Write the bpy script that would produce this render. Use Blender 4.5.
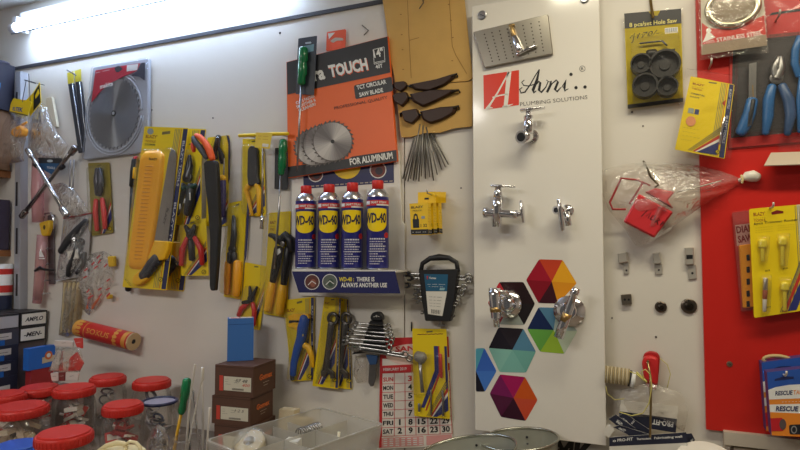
import bpy, math, random
from mathutils import Vector, Matrix
random.seed(7)
for o in list(bpy.data.objects): bpy.data.objects.remove(o)
SC = bpy.context.scene; COL = SC.collection
# ---------------------------------------------------------------- camera
F = 570.0; YAW = math.radians(22.4); PITCH = math.radians(2.7); DIST = 1.5; CZ = 1.5
CAM = Vector((0, -DIST, CZ))
FW = Vector((-math.sin(YAW)*math.cos(PITCH), math.cos(YAW)*math.cos(PITCH), math.sin(PITCH)))
RT = FW.cross(Vector((0, 0, 1))).normalized(); UP = RT.cross(FW).normalized()
cd = bpy.data.cameras.new('camera'); co = bpy.data.objects.new('camera', cd); COL.objects.link(co)
cd.sensor_width = 36; cd.lens = F*36/800; cd.clip_start = .02
co.matrix_world = Matrix(((RT.x, UP.x, -FW.x, CAM.x), (RT.y, UP.y, -FW.y, CAM.y), (RT.z, UP.z, -FW.z, CAM.z), (0, 0, 0, 1)))
SC.camera = co
# ---------------------------------------------------------------- light
SC.view_settings.view_transform = 'Standard'; SC.view_settings.look = 'None'
SC.view_settings.gamma = 1; SC.view_settings.use_curve_mapping = False
SC.view_settings.exposure = 0.0
wd = bpy.data.worlds.new('room_air'); SC.world = wd; wd.use_nodes = True
P_SHOP, P_FILL, P_WORLD, TUBE_POWER = 12.0, 25.0, .08, 10.2
wd.node_tree.nodes['Background'].inputs[0].default_value = (1, .94, .86, 1)
wd.node_tree.nodes['Background'].inputs[1].default_value = P_WORLD
def area(name, loc, target, sx, sy, power, col):
    l = bpy.data.lights.new(name, 'AREA'); l.shape = 'RECTANGLE'; l.size = sx; l.size_y = sy; l.energy = power; l.color = col
    o = bpy.data.objects.new(name, l); COL.objects.link(o); o.location = loc
    o.rotation_euler = (Vector(target)-Vector(loc)).to_track_quat('-Z', 'Y').to_euler(); return o
area('ceiling_lamp_shop', (.34, -.62, 2.41), (.34, -.57, 0), 1.2, .12, P_SHOP, (1, .92, .69))
area('fill_lamp_left', (-1.5, -2.1, 2.41), (-1.5, -1.9, 0), 1.2, .4, P_FILL, (1, .955, .90))  # fill lamp added to lift the lower left wall, no known fixture there
# ---------------------------------------------------------------- pixel -> place
def ray(px, py): return (FW + RT*((px-400)/F) + UP*((225-py)/F))
def W(px, py, d=0.0):                      # point on the plane parallel to the back wall, d metres in front of it
    r = ray(px, py); return CAM + r*((-d-CAM.y)/r.y)
def HZ(px, py, z):                         # point on a horizontal plane
    r = ray(px, py); return CAM + r*((z-CAM.z)/r.z)
def mpp(px, py, d=0.0): return (W(px, py-.5, d)-W(px, py+.5, d)).length
def zz(s, ox, oy): return lambda *p: [(p[i]/s+ox, p[i+1]/s+oy) for i in range(0, len(p), 2)]
# ---------------------------------------------------------------- materials
MATS = {}
def lin(c): c = c/255.0; return c/12.92 if c <= .04045 else ((c+.055)/1.055)**2.4
def M(r, g, b, rough=.5, metal=0.0, noise=0.0, scale=30, bump=0.0, coat=0.0, spec=.5):
    key = (r, g, b, rough, metal, noise, scale, bump, coat, spec)
    if key in MATS: return MATS[key]
    m = bpy.data.materials.new('m_%d_%d_%d' % (r, g, b)); m.use_nodes = True
    nt = m.node_tree; p = nt.nodes['Principled BSDF']; c = (lin(r), lin(g), lin(b), 1)
    p.inputs['Base Color'].default_value = c; p.inputs['Roughness'].default_value = rough; p.inputs['Metallic'].default_value = metal
    p.inputs['Coat Weight'].default_value = coat; p.inputs['Coat Roughness'].default_value = .08
    p.inputs['Specular IOR Level'].default_value = spec
    if noise or bump:
        tc = nt.nodes.new('ShaderNodeTexCoord'); n = nt.nodes.new('ShaderNodeTexNoise'); n.inputs['Scale'].default_value = scale
        n.inputs['Detail'].default_value = 4; nt.links.new(tc.outputs['Object'], n.inputs['Vector'])
        if noise:
            mx = nt.nodes.new('ShaderNodeMix'); mx.data_type = 'RGBA'
            mx.inputs['A'].default_value = tuple(x*(1-noise) for x in c[:3])+(1,); mx.inputs['B'].default_value = tuple(min(1, x*(1+noise)) for x in c[:3])+(1,)
            nt.links.new(n.outputs['Fac'], mx.inputs['Factor']); nt.links.new(mx.outputs['Result'], p.inputs['Base Color'])
        if bump:
            bp = nt.nodes.new('ShaderNodeBump'); bp.inputs['Strength'].default_value = bump; bp.inputs['Distance'].default_value = .004
            nt.links.new(n.outputs['Fac'], bp.inputs['Height']); nt.links.new(bp.outputs['Normal'], p.inputs['Normal'])
    MATS[key] = m; return m
def CLEAR(name='clear', tint=(255, 255, 255), gloss=.025, film=.02, wrinkle=0.0, scale=25, rough=.12, fres=.4):
    key = ('clear', name)
    if key in MATS: return MATS[key]
    m = bpy.data.materials.new('plastic_'+name); m.use_nodes = True; nt = m.node_tree
    for n in list(nt.nodes): nt.nodes.remove(n)
    out = nt.nodes.new('ShaderNodeOutputMaterial'); tr = nt.nodes.new('ShaderNodeBsdfTransparent'); gl = nt.nodes.new('ShaderNodeBsdfGlossy'); df = nt.nodes.new('ShaderNodeBsdfDiffuse')
    c = tuple(lin(x) for x in tint)+(1,)
    tr.inputs[0].default_value = c; df.inputs[0].default_value = c; gl.inputs['Roughness'].default_value = rough
    m1 = nt.nodes.new('ShaderNodeMixShader'); m2 = nt.nodes.new('ShaderNodeMixShader'); lw = nt.nodes.new('ShaderNodeLayerWeight')
    lw.inputs['Blend'].default_value = .2
    m1.inputs[0].default_value = film; nt.links.new(tr.outputs[0], m1.inputs[1]); nt.links.new(df.outputs[0], m1.inputs[2])
    ad = nt.nodes.new('ShaderNodeMath'); ad.operation = 'MULTIPLY_ADD'; nt.links.new(lw.outputs['Fresnel'], ad.inputs[0]); ad.inputs[1].default_value = fres; ad.inputs[2].default_value = gloss; ad.use_clamp = True
    nt.links.new(ad.outputs[0], m2.inputs[0]); nt.links.new(m1.outputs[0], m2.inputs[1]); nt.links.new(gl.outputs[0], m2.inputs[2])
    if wrinkle:
        tc = nt.nodes.new('ShaderNodeTexCoord'); n = nt.nodes.new('ShaderNodeTexNoise'); n.inputs['Scale'].default_value = scale; n.inputs['Detail'].default_value = 3; n.inputs['Distortion'].default_value = 1.2
        nt.links.new(tc.outputs['Object'], n.inputs['Vector']); bp = nt.nodes.new('ShaderNodeBump'); bp.inputs['Strength'].default_value = wrinkle; bp.inputs['Distance'].default_value = .01
        nt.links.new(n.outputs['Fac'], bp.inputs['Height']); nt.links.new(bp.outputs['Normal'], gl.inputs['Normal']); nt.links.new(bp.outputs['Normal'], lw.inputs['Normal'])
    nt.links.new(m2.outputs[0], out.inputs[0]); MATS[key] = m; return m
def EMIT(col, s):
    m = bpy.data.materials.new('lamp_glow'); m.use_nodes = True; nt = m.node_tree; p = nt.nodes['Principled BSDF']
    p.inputs['Emission Color'].default_value = col+(1,); p.inputs['Emission Strength'].default_value = s; return m
# ---------------------------------------------------------------- text outlines
TX = {}
def glyphs(s, bold=0.0, shear=0.0):
    k = (s, bold, shear)
    if k in TX: return TX[k]
    c = bpy.data.curves.new('t', 'FONT'); c.body = s; c.offset = bold; c.shear = shear; c.resolution_u = 2; c.fill_mode = 'FRONT'
    o = bpy.data.objects.new('t', c); me = bpy.data.meshes.new_from_object(o)
    vs = [(v.co.x, v.co.y) for v in me.vertices]; fs = [tuple(p.vertices) for p in me.polygons]
    # make all faces wind the same way
    out = []
    for f in fs:
        a = sum(vs[f[i]][0]*vs[f[(i+1) % len(f)]][1]-vs[f[(i+1) % len(f)]][0]*vs[f[i]][1] for i in range(len(f)))
        out.append(f if a > 0 else f[::-1])
    bpy.data.objects.remove(o); bpy.data.curves.remove(c); bpy.data.meshes.remove(me)
    x0 = min((v[0] for v in vs), default=0); x1 = max((v[0] for v in vs), default=1)
    TX[k] = ([((v[0]-x0)/max(1e-6, x1-x0), v[1]/.73) for v in vs], out); return TX[k]
# ---------------------------------------------------------------- mesh builder
def rot2(pts, r, n=3):                     # round the corners of a px polygon
    out = []; N = len(pts)
    for i in range(N):
        p = Vector(pts[i]); a = Vector(pts[i-1]); b = Vector(pts[(i+1) % N])
        ra = min(r, (a-p).length*.45); rb = min(r, (b-p).length*.45)
        s = p+(a-p).normalized()*ra; e = p+(b-p).normalized()*rb
        for k in range(n+1):
            t = k/n; out.append(tuple(s*(1-t)**2+p*2*t*(1-t)+e*t*t))
    return out
def circ(cx, cy, rx, ry=None, n=20, a0=0):
    ry = rx if ry is None else ry
    return [(cx+rx*math.cos(a0+2*math.pi*i/n), cy+ry*math.sin(a0+2*math.pi*i/n)) for i in range(n)]
def quadmap(q):                            # px corners TL,TR,BR,BL -> px of (u right, v down), projective
    (x0, y0), (x1, y1), (x2, y2), (x3, y3) = q
    sx = x0-x1+x2-x3; sy = y0-y1+y2-y3; dx1 = x1-x2; dx2 = x3-x2; dy1 = y1-y2; dy2 = y3-y2
    det = dx1*dy2-dx2*dy1; g = (sx*dy2-dx2*sy)/det; h = (dx1*sy-sx*dy1)/det
    a = x1-x0+g*x1; b = x3-x0+h*x3; c = x0; d = y1-y0+g*y1; e = y3-y0+h*y3; f = y0
    return lambda u, v: ((a*u+b*v+c)/(g*u+h*v+1), (d*u+e*v+f)/(g*u+h*v+1))
class MB:
    def __init__(s, mat=None): s.v = []; s.f = []; s.fm = []; s.sm = []; s.mats = []; s.cur = 0; s.smooth = False; (s.m(mat) if mat else None)
    def m(s, mat):
        if mat not in s.mats: s.mats.append(mat)
        s.cur = s.mats.index(mat); return s
    def add(s, vs, fs, smooth=None):
        b = len(s.v); s.v += [Vector(v) for v in vs]
        for f in fs: s.f.append(tuple(b+i for i in f)); s.fm.append(s.cur); s.sm.append(s.smooth if smooth is None else smooth)
        return s
    def poly3(s, pts): return s.add(pts, [tuple(range(len(pts)))], False)
    def flat(s, pts, d):                   # printed polygon on a plane parallel to the wall
        P = [W(x, y, d) for x, y in pts]
        a = sum(P[i].x*P[i-1].z-P[i-1].x*P[i].z for i in range(len(P)))
        if a > 0: P = P[::-1]
        return s.poly3(P)
    def plate(s, pts, d, t, bev=0.0):      # slab whose front face (at d+t) has the px outline
        P = [W(x, y, d+t) for x, y in pts]; n = len(P)
        if sum(P[i].x*P[i-1].z-P[i-1].x*P[i].z for i in range(n)) > 0: P = P[::-1]
        back = [Vector((p.x, -d, p.z)) for p in P]
        if bev:
            c = sum(P, Vector())/n; fr = []
            for i in range(n):
                e1 = (P[i]-P[i-1]).normalized(); e2 = (P[(i+1) % n]-P[i]).normalized(); nn = Vector((-(e1.z+e2.z), 0, e1.x+e2.x))
                nn = nn.normalized() if nn.length > 1e-6 else Vector(); fr.append(P[i]+nn*bev)
            mid = [Vector((p.x, p.y+bev, p.z)) for p in P]
            return s.add(fr+mid+back, [tuple(range(n))]+[(i, i+n, (i+1) % n+n, (i+1) % n) for i in range(n)]+[(i+n, i+2*n, (i+1) % n+2*n, (i+1) % n+n) for i in range(n)]+[tuple(range(3*n-1, 2*n-1, -1))], False)
        return s.add(P+back, [tuple(range(n))]+[(i, i+n, (i+1) % n+n, (i+1) % n) for i in range(n)]+[tuple(range(2*n-1, n-1, -1))], False)
    def dome(s, pts, d, t, k=.8, rings=2, back=False, smooth=True):   # bulging shell over a px outline
        P = [W(x, y, d) for x, y in pts]; n = len(P)
        if sum(P[i].x*P[i-1].z-P[i-1].x*P[i].z for i in range(n)) > 0: P = P[::-1]
        c = sum(P, Vector())/n; vs = []
        for r in range(rings+1):
            q = r/rings; sc = 1-(1-k)*(1-math.cos(q*math.pi/2)); h = t*math.sin(q*math.pi/2)
            vs += [Vector((c.x+(p.x-c.x)*sc, -d-h, c.z+(p.z-c.z)*sc)) for p in P]
        fs = [(r*n+i, r*n+(i+1) % n, (r+1)*n+(i+1) % n, (r+1)*n+i) for r in range(rings) for i in range(n)]
        s.add(vs, fs, smooth); b = len(s.v)-n
        s.f.append(tuple(b+i for i in range(n))); s.fm.append(s.cur); s.sm.append(False)
        if back: s.f.append(tuple(b-rings*n+i for i in range(n))[::-1]); s.fm.append(s.cur); s.sm.append(False)
        return s
    def quad(s, o, ax, ay, az):            # box from a corner and three edge vectors
        o, ax, ay, az = map(Vector, (o, ax, ay, az)); P = [o+ax*i+ay*j+az*k for k in (0, 1) for j in (0, 1) for i in (0, 1)]
        F_ = [(0, 2, 3, 1), (4, 5, 7, 6), (0, 1, 5, 4), (2, 6, 7, 3), (0, 4, 6, 2), (1, 3, 7, 5)]
        if ax.cross(ay).dot(az) < 0: F_ = [f[::-1] for f in F_]
        return s.add(P, F_, False)
    def box(s, c, sx, sy, sz): return s.quad((c[0]-sx/2, c[1]-sy/2, c[2]-sz/2), (sx, 0, 0), (0, sy, 0), (0, 0, sz))
    def tube(s, pts, rad, n=8, cap=True, fl=1.0, nrm=None, closed=False, smooth=True):
        pts = [Vector(p) for p in pts]; N = len(pts); rad = rad if isinstance(rad, (list, tuple)) else [rad]*N
        vs = []; up = Vector(nrm) if nrm else None; skip = []
        if smooth and not closed and nrm and N > 2:
            P2 = [pts[0]]; R2 = [rad[0]]
            for i in range(1, N-1):
                u = Vector(((pts[i]-pts[i-1]).length, rad[i]-rad[i-1])); w = Vector(((pts[i+1]-pts[i]).length, rad[i+1]-rad[i])); P2.append(pts[i]); R2.append(rad[i])
                if u.length > 1e-9 and w.length > 1e-9 and u.angle(w) > .7: skip.append(len(P2)-1); P2.append(pts[i].copy()); R2.append(rad[i])
            P2.append(pts[-1]); R2.append(rad[-1]); pts, rad, N = P2, R2, len(P2)
        for i in range(N):
            if closed: t = pts[(i+1) % N]-pts[i-1]
            else:
                lo, hi = max(i-1, 0), min(i+1, N-1)
                if i in skip: hi = min(i+2, N-1)
                if i-1 in skip: lo = max(i-2, 0)
                t = pts[hi]-pts[lo]
            t = t.normalized() if t.length > 1e-9 else Vector((0, 0, 1))
            if nrm is None:
                if up is None: up = t.orthogonal().normalized()
                up = (up-t*up.dot(t)); up = up.normalized() if up.length > 1e-6 else t.orthogonal().normalized()
                a = up
            else: a = (up-t*up.dot(t)).normalized() if (up-t*up.dot(t)).length > 1e-6 else t.orthogonal().normalized()
            b = t.cross(a)
            for k in range(n):
                w = 2*math.pi*k/n; vs.append(pts[i]+a*(math.cos(w)*rad[i]*fl)+b*(math.sin(w)*rad[i]))
        fs = [(i*n+k, i*n+(k+1) % n, (i+1) % N*n+(k+1) % n, (i+1) % N*n+k) for i in range(N if closed else N-1) if i not in skip for k in range(n)]
        s.add(vs, fs, smooth)
        if cap and not closed:
            b = len(s.v)-N*n
            for f in (tuple(b+k for k in range(n))[::-1], tuple(b+(N-1)*n+k for k in range(n))): s.f.append(f); s.fm.append(s.cur); s.sm.append(False)
        return s
    def limb(s, pts, rpx, d, fl=1.0, n=8, rnd=True, dd=None):   # px path with px radii on a wall-parallel plane; rounded ends
        rpx = list(rpx) if isinstance(rpx, (list, tuple)) else [rpx]*len(pts)
        dd = dd or [d]*len(pts)
        P = [W(x, y, e) for (x, y), e in zip(pts, dd)]; R = [r*mpp(x, y, d) for (x, y), r in zip(pts, rpx)]
        if rnd:
            a = (P[0]-P[1]).normalized(); b = (P[-1]-P[-2]).normalized()
            P = [P[0]+a*R[0]*.55, P[0]+a*R[0]*.35]+P+[P[-1]+b*R[-1]*.35, P[-1]+b*R[-1]*.55]; R = [R[0]*.3, R[0]*.75]+R+[R[-1]*.75, R[-1]*.3]
        return s.tube(P, R, n, True, fl, nrm=(0, 1, 0))
    def lathe(s, p0, axis, prof, n=20, smooth=True, cap=True):   # profile of (height, radius)
        p0 = Vector(p0); axis = Vector(axis).normalized(); a = axis.orthogonal().normalized(); b = axis.cross(a); vs = []
        if smooth and len(prof) > 2:
            q = [prof[0]]; skip = []
            for i in range(1, len(prof)-1):
                u = Vector((prof[i][0]-prof[i-1][0], prof[i][1]-prof[i-1][1])); w = Vector((prof[i+1][0]-prof[i][0], prof[i+1][1]-prof[i][1])); q.append(prof[i])
                if u.length > 1e-9 and w.length > 1e-9 and u.angle(w) > .6: skip.append(len(q)-1); q.append(prof[i])
            prof = q+[prof[-1]]
        else: skip = []
        for h, r in prof: vs += [p0+axis*h+(a*math.cos(2*math.pi*k/n)+b*math.sin(2*math.pi*k/n))*r for k in range(n)]
        N = len(prof); s.add(vs, [(i*n+k, i*n+(k+1) % n, (i+1)*n+(k+1) % n, (i+1)*n+k) for i in range(N-1) if i not in skip for k in range(n)], smooth)
        if cap:
            b0 = len(s.v)-N*n
            for f in (tuple(b0+k for k in range(n))[::-1], tuple(b0+(N-1)*n+k for k in range(n))): s.f.append(f); s.fm.append(s.cur); s.sm.append(False)
        return s
    def textf(s, body, fn, bold=.02, shear=0.0):        # fn(u 0..1, v 0..1 = cap height) -> point
        vs, fs = glyphs(body, bold, shear); return s.add([fn(u, v) for u, v in vs], fs, False)
    def text(s, body, A, B, h, d, bold=.02, shear=0.0):  # px baseline A->B, cap height h px, on plane d
        ax, ay = A; bx, by = B; L = math.hypot(bx-ax, by-ay); nx, ny = (by-ay)/L*h, -(bx-ax)/L*h
        return s.textf(body, lambda u, v: W(ax+(bx-ax)*u+nx*v, ay+(by-ay)*u+ny*v, d), bold, shear)
    def qtext(s, body, qm, u0, v0, u1, v1, hv, d, bold=.02, shear=0.0):   # inside a quadmap: baseline u0,v0 -> u1,v1, cap height hv
        def fn(u, v):
            x, y = qm(u0+(u1-u0)*u, v0+(v1-v0)*u-hv*v); return W(x, y, d)
        return s.textf(body, fn, bold, shear)
    def qflat(s, qm, uv, d): return s.flat([qm(u, v) for u, v in uv], d)
    def stroke(s, pts, wid, d):             # flat ribbon along a px path
        wid = wid if isinstance(wid, (list, tuple)) else [wid]*len(pts); N = len(pts); L = []; R_ = []
        for i in range(N):
            a = Vector(pts[max(i-1, 0)]); b = Vector(pts[min(i+1, N-1)]); t = (b-a).normalized(); nn = Vector((-t.y, t.x))*wid[i]/2; p = Vector(pts[i])
            L.append(W(*(p+nn), d)); R_.append(W(*(p-nn), d))
        return s.add(L+R_, [(i, i+1, N+i+1, N+i) for i in range(N-1)], False)
    def build(s, name, parent=None, label=None, cat=None, group=None, kind=None):
        me = bpy.data.meshes.new(name); me.from_pydata([tuple(v) for v in s.v], [], s.f)
        for m in s.mats: me.materials.append(m)
        me.polygons.foreach_set('material_index', s.fm); me.polygons.foreach_set('use_smooth', s.sm); me.update()
        o = bpy.data.objects.new(name, me); COL.objects.link(o)
        if parent: o.parent = parent
        return tag(o, label, cat, group, kind)
def tag(o, label=None, cat=None, group=None, kind=None):
    if label: o['label'] = label
    if cat: o['category'] = cat
    if group: o['group'] = group
    if kind: o['kind'] = kind
    return o
def thing(name, label, cat, group=None):
    o = bpy.data.objects.new(name, None); COL.objects.link(o); o.empty_display_size = .02; return tag(o, label, cat, group)
# ---------------------------------------------------------------- common materials
CHROME = M(225, 225, 228, .12, 1.0); STEEL = M(170, 170, 172, .3, 1.0); DSTEEL = M(90, 90, 95, .35, .9); BRASS = M(176, 146, 96, .35, .9)
BLACK = M(24, 24, 27, .45); DGREY = M(58, 58, 62, .5); WHITE = M(235, 235, 232, .5); PAPER = M(226, 222, 212, .7)
YEL = M(240, 205, 10, .45); YELD = M(215, 170, 12, .45); RED = M(205, 30, 30, .45); NAVY = M(32, 34, 90, .4); BLUE = M(30, 85, 185, .4)
GREEN = M(10, 120, 70, .25, coat=.5); ORANGE = M(238, 92, 28, .5); HANDY = M(250, 190, 20, .35); HRED = M(205, 40, 35, .35)
CL = CLEAR('sheet', (255, 255, 255), .03, .015, .35, 22); CLB = CLEAR('bag', (252, 250, 247), .06, .09, .9, 28, .15, .65); CLJ = CLEAR('jar', (248, 246, 244), .04, .04)
# ================================================================= structure
WALLM = M(222, 216, 206, .42, noise=.035, scale=3, bump=.015)
CEILZ = W(18, 6).z; TRIMZ = W(205, 36).z
XL, XR, YF = -3.2, 1.9, -3.6
def struct(mb, name): return mb.build(name, kind='structure')
xs = [XL, W(404, 230).x, XR]
mb = MB(WALLM); seam = W(404.5, 230).x
mb.box(((XL+seam)/2-.001, .02, TRIMZ/2), seam-XL-.002, .04, TRIMZ)
mb.box(((XR+seam)/2+.001, .02, TRIMZ/2), XR-seam-.002, .04, TRIMZ); struct(mb, 'wall_back')
mb = MB(M(60, 60, 66, .4)); mb.box(((XL+XR)/2, .012, TRIMZ+.006), XR-XL, .034, .012); struct(mb, 'trim_1')
mb = MB(WALLM); mb.box(((XL+XR)/2, .02, (TRIMZ+.012+CEILZ)/2), XR-XL, .04, CEILZ-TRIMZ-.012); struct(mb, 'wall_upper')
mb = MB(M(226, 226, 224, .7, noise=.03, scale=4)); mb.box(((XL+XR)/2, YF/2, CEILZ+.02), XR-XL, -YF+.08, .04); struct(mb, 'ceiling')
mb = MB(M(150, 140, 128, .5, noise=.1, scale=6)); mb.box(((XL+XR)/2, YF/2, -.02), XR-XL, -YF+.08, .04); struct(mb, 'floor')
mb = MB(WALLM); mb.box((XL-.02, YF/2, CEILZ/2), .04, -YF, CEILZ); struct(mb, 'wall_left')
mb = MB(WALLM); mb.box((XR+.02, YF/2, CEILZ/2), .04, -YF, CEILZ); struct(mb, 'wall_right')
# red board on the right half of the wall
REDB = M(200, 34, 25, .38, noise=.06, scale=5)
tl = W(695, 5, .012); bl = W(707, 428, .012); xr = (tl.x+bl.x)/2; zb = W(712, 430, .012).z
mb = MB(REDB); mb.box(((xr+1.6)/2, -.0065, (zb+CEILZ-.25)/2), 1.6-xr, .012, CEILZ-.25-zb)
tag(mb.build('red_board'), 'glossy red display board fixed to the right part of the wall', 'board')
# ================================================================= tube lamp on the upper wall
t = thing('tube_lamp', 'glowing white tube lamp fixed high on the wall above the trim', 'lamp')
a = W(12, 29, .07); z = (a.z+W(130, 2.5, .07).z)/2; x0 = a.x; x1 = x0+1.25
MB(M(235, 235, 235, .4)).box(((x0+x1)/2, -.024, z+.045), x1-x0-.02, .048, .05).build('batten', t)
mb = MB(EMIT((.55, .714, 1), TUBE_POWER*3.2)); mb.tube([(x0+.03, -.07, z), (x1-.03, -.07, z)], .019, 12); mb.build('tube', t)
mb = MB(M(120, 122, 128, .5)); mb.box(((x0+x1)/2, -.078, z-.024), x1-x0-.02, .004, .0045); mb.build('lower_lip', t)
for x in (x0, x1):
    s = 1 if x == x0 else -1
    mb = MB(M(225, 225, 228, .4)); mb.tube([(x, -.07, z), (x+s*.03, -.07, z)], .018, 12); mb.box((x+s*.012, -.045, z+.022), .022, .05, .05); mb.build('lamp_holder', t)
# ================================================================= counter under the wall
COUNTZ = CZ-.575
mb = MB(M(120, 105, 90, .5, noise=.15, scale=8)); mb.box((-1.2, -.40, COUNTZ-.015), 3.6, .78, .03)
c_ = mb.build('shop_counter'); tag(c_, 'brown shop counter below the wall carrying jars and boxes', 'counter')
# ================================================================= plumbing display panel
PD = .030; PT = .006; PF = PD+PT
pan = thing('display_panel', 'tall white acrylic plumbing panel with coloured hexagons', 'panel')
mb = MB(M(236, 231, 222, .16, noise=.015, scale=3, coat=.6)); mb.plate(rot2([(472, 6.5), (599, -17), (606.5, 446), (475, 430)], .8), PD, PT, .0012); SHEET = mb.build('panel_sheet', pan)
for x, y in ((482.5, 15.3), (584.6, -1)):
    c = W(x, y, PF); r = 4.3*mpp(x, y, PF)
    mb = MB(STEEL); mb.lathe((c.x, 0, c.z), (0, -1, 0), [(0, r*.55), (PF, r*.55)], 12); mb.lathe(c, (0, -1, 0), [(0, r), (.004, r), (.005, r*.8)], 18)
    mb.m(DSTEEL).stroke([(x-2.5, y-1), (x+2.5, y+1)], .9, PF+.0052); mb.build('standoff_screw', pan)
e = PF+.0005
mb = MB(M(222, 60, 38, .3)); mb.flat([(483.3, 75.3), (519, 70), (519, 105), (484, 110)], e); wm = M(236, 231, 222, .25)
mb.m(wm); k = e+.0003
mb.flat([(507, 72), (511.5, 71.3), (507.5, 106.8), (503.5, 107.3)], k); mb.stroke([(509, 72), (504, 81), (498, 92), (491, 103), (487, 109)], [1.5, 1.6, 1.6, 1.8, 3.2], k)
mb.stroke([(492.5, 97.5), (500, 95.4), (508, 94)], 1.4, k); mb.stroke([(502.5, 106.6), (505, 106.8), (513, 104)], [1.6, 2.6, .5], k); mb.stroke([(484, 110), (490, 107.6), (493, 108)], [1, 2, .4], k)
mb.build('logo_square', SHEET)
z = zz(3, 465, 0); mb = MB(M(26, 24, 24, .4))
for pts, wd_ in ((z(172, 262, 164, 268, 168, 279, 180, 276, 195, 255, 210, 228, 223, 208), [.8, 1, 1.2, 1.2, 1, .9, .8]), (z(223, 208, 216, 240, 204, 270, 207, 278, 214, 272), [1, 2.2, 2.5, 1.8, .6]), (z(178, 240, 170, 247, 176, 256, 190, 258, 212, 252), [.7, .9, .9, .9, .7]),
                 (z(212, 255, 222, 244, 226, 248, 222, 270, 229, 277, 242, 262, 250, 244, 244, 240), [.8, 1.2, 1.8, 2.2, 1.6, .9, .9, .8]), (z(252, 246, 258, 243, 256, 256, 246, 277), [.8, 1.4, 2, 2]), (z(250, 268, 262, 250, 274, 240, 279, 246, 270, 268, 276, 275, 288, 262), [.7, .9, 1.2, 1.8, 2.2, 1.6, .7]),
                 (z(290, 262, 304, 240, 298, 262, 300, 272, 310, 266), [.7, 1.6, 2.2, 1.6, .6])): mb.stroke(pts, [w_*1.2 for w_ in wd_], e)
for x, y in z(318, 223, 333, 263, 360, 261): mb.flat(circ(x, y, 1.7, n=12), e)
cx, cy = z(352, 206)[0]
for i in range(16):
    a0, a1 = i*math.pi/8, (i+1)*math.pi/8; mb.flat([(cx+3*math.cos(a0), cy+3*math.sin(a0)), (cx+3*math.cos(a1), cy+3*math.sin(a1)), (cx+2.6*math.cos(a1), cy+2.6*math.sin(a1)), (cx+2.6*math.cos(a0), cy+2.6*math.sin(a0))], e)
mb.text('R', (cx-1.2, cy+1.5), (cx+1.3, cy+1.3), 3, e, 0)
mb.m(M(74, 66, 62, .5)); mb.text('PLUMBING SOLUTIONS', (520.3, 106.2), (587.6, 98.9), 4.0, e, -.005); mb.build('lettering', SHEET)
HEX = [([(539, 259.3), (562.7, 260), (576.7, 283.3), (558, 303.6), (538.5, 303), (526, 280)], (551.8, 281.6), [(208, 72, 44), (240, 172, 40), (228, 150, 36), (64, 26, 36), (140, 24, 40), (168, 30, 50)]),
       ([(499.3, 282), (523.4, 282), (535, 303.8), (524.2, 325.1), (499.3, 324.4), (487.8, 303)], (511.5, 303.5), [(48, 24, 28), (42, 28, 30), (38, 32, 34), (158, 166, 158), (150, 60, 66), (196, 44, 54)]),
       ([(538.5, 307.3), (557, 307.7), (577.4, 331), (564.4, 353.8), (540, 351.7), (527.3, 329)], (553.7, 330), [(86, 132, 162), (170, 186, 178), (196, 210, 186), (160, 196, 62), (106, 172, 76), (30, 46, 88)]),
       ([(498.5, 327.3), (523.4, 328.7), (536, 351.6), (526, 372.6), (499.6, 372), (488.6, 348)], (512.4, 349.8), [(44, 38, 46), (88, 138, 168), (116, 178, 168), (126, 186, 176), (138, 194, 182), (36, 32, 42)]),
       ([(475.7, 348.4), (484.4, 348), (496.6, 371), (485, 391.6), (475.9, 391.6), (475.8, 371)], (476, 371), [(90, 172, 196), (62, 108, 200), (72, 124, 210), (26, 26, 42), (30, 30, 50), (90, 172, 196)]),
       ([(500, 374.4), (525, 377), (537.6, 400), (525.6, 421), (501, 417), (489.6, 393.6)], (513.6, 398), [(170, 26, 92), (210, 88, 30), (206, 78, 52), (60, 24, 44), (86, 26, 62), (124, 30, 92)])]
for P, c, cols in HEX:
    mb = MB(); Q = []
    for i in range(6):
        p = Vector(P[i]); a = Vector(P[i-1]); b = Vector(P[(i+1) % 6]); Q.append((tuple(p+(a-p).normalized()*2), tuple(p+((a-p).normalized()+(b-p).normalized())*.35), tuple(p+(b-p).normalized()*2)))
    for i in range(6):
        j = (i+1) % 6; mb.m(M(*cols[i], .22)); mb.flat([Q[i][1], Q[i][2], Q[j][0], Q[j][1], c], e)
    mb.build('hexagon_print', SHEET)
# shower head plate on the panel
z = zz(5, 460, 0); Q = z(65, 158, 440, 70, 465, 268, 122, 338)
t = thing('rain_shower', 'tilted rectangular chrome shower head plate on the white panel', 'shower head')
mb = MB(M(178, 172, 160, .28, .85)); mb.plate(rot2(Q, 1.2), PF+.001, .010, .0015); mb.build('face_plate', t)
qm = quadmap(Q); mb = MB(M(70, 62, 54, .5))
for i in range(8):
    if i in (4,): continue
    for j in range(9): x, y = qm(.14+i*.105, .13+j*.092); mb.flat(circ(x, y, .8, n=6), PF+.0115)
mb.build('nozzles', t, kind='stuff')
mb = MB(BRASS); mb.limb([(511, 27), (514.5, 37)], [2.6, 2.4], PF+.022); mb.m(CHROME).limb([(514.5, 37), (519.5, 50)], [3, 3.6], PF+.022, dd=[PF+.022, PF+.030]); mb.limb([(517, 54), (536, 45.5)], [1.9, 1.6], PF+.018); mb.m(BRASS).limb([(509.5, 26), (514, 25)], 1.6, PF+.018); mb.build('ball_joint', t)
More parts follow.
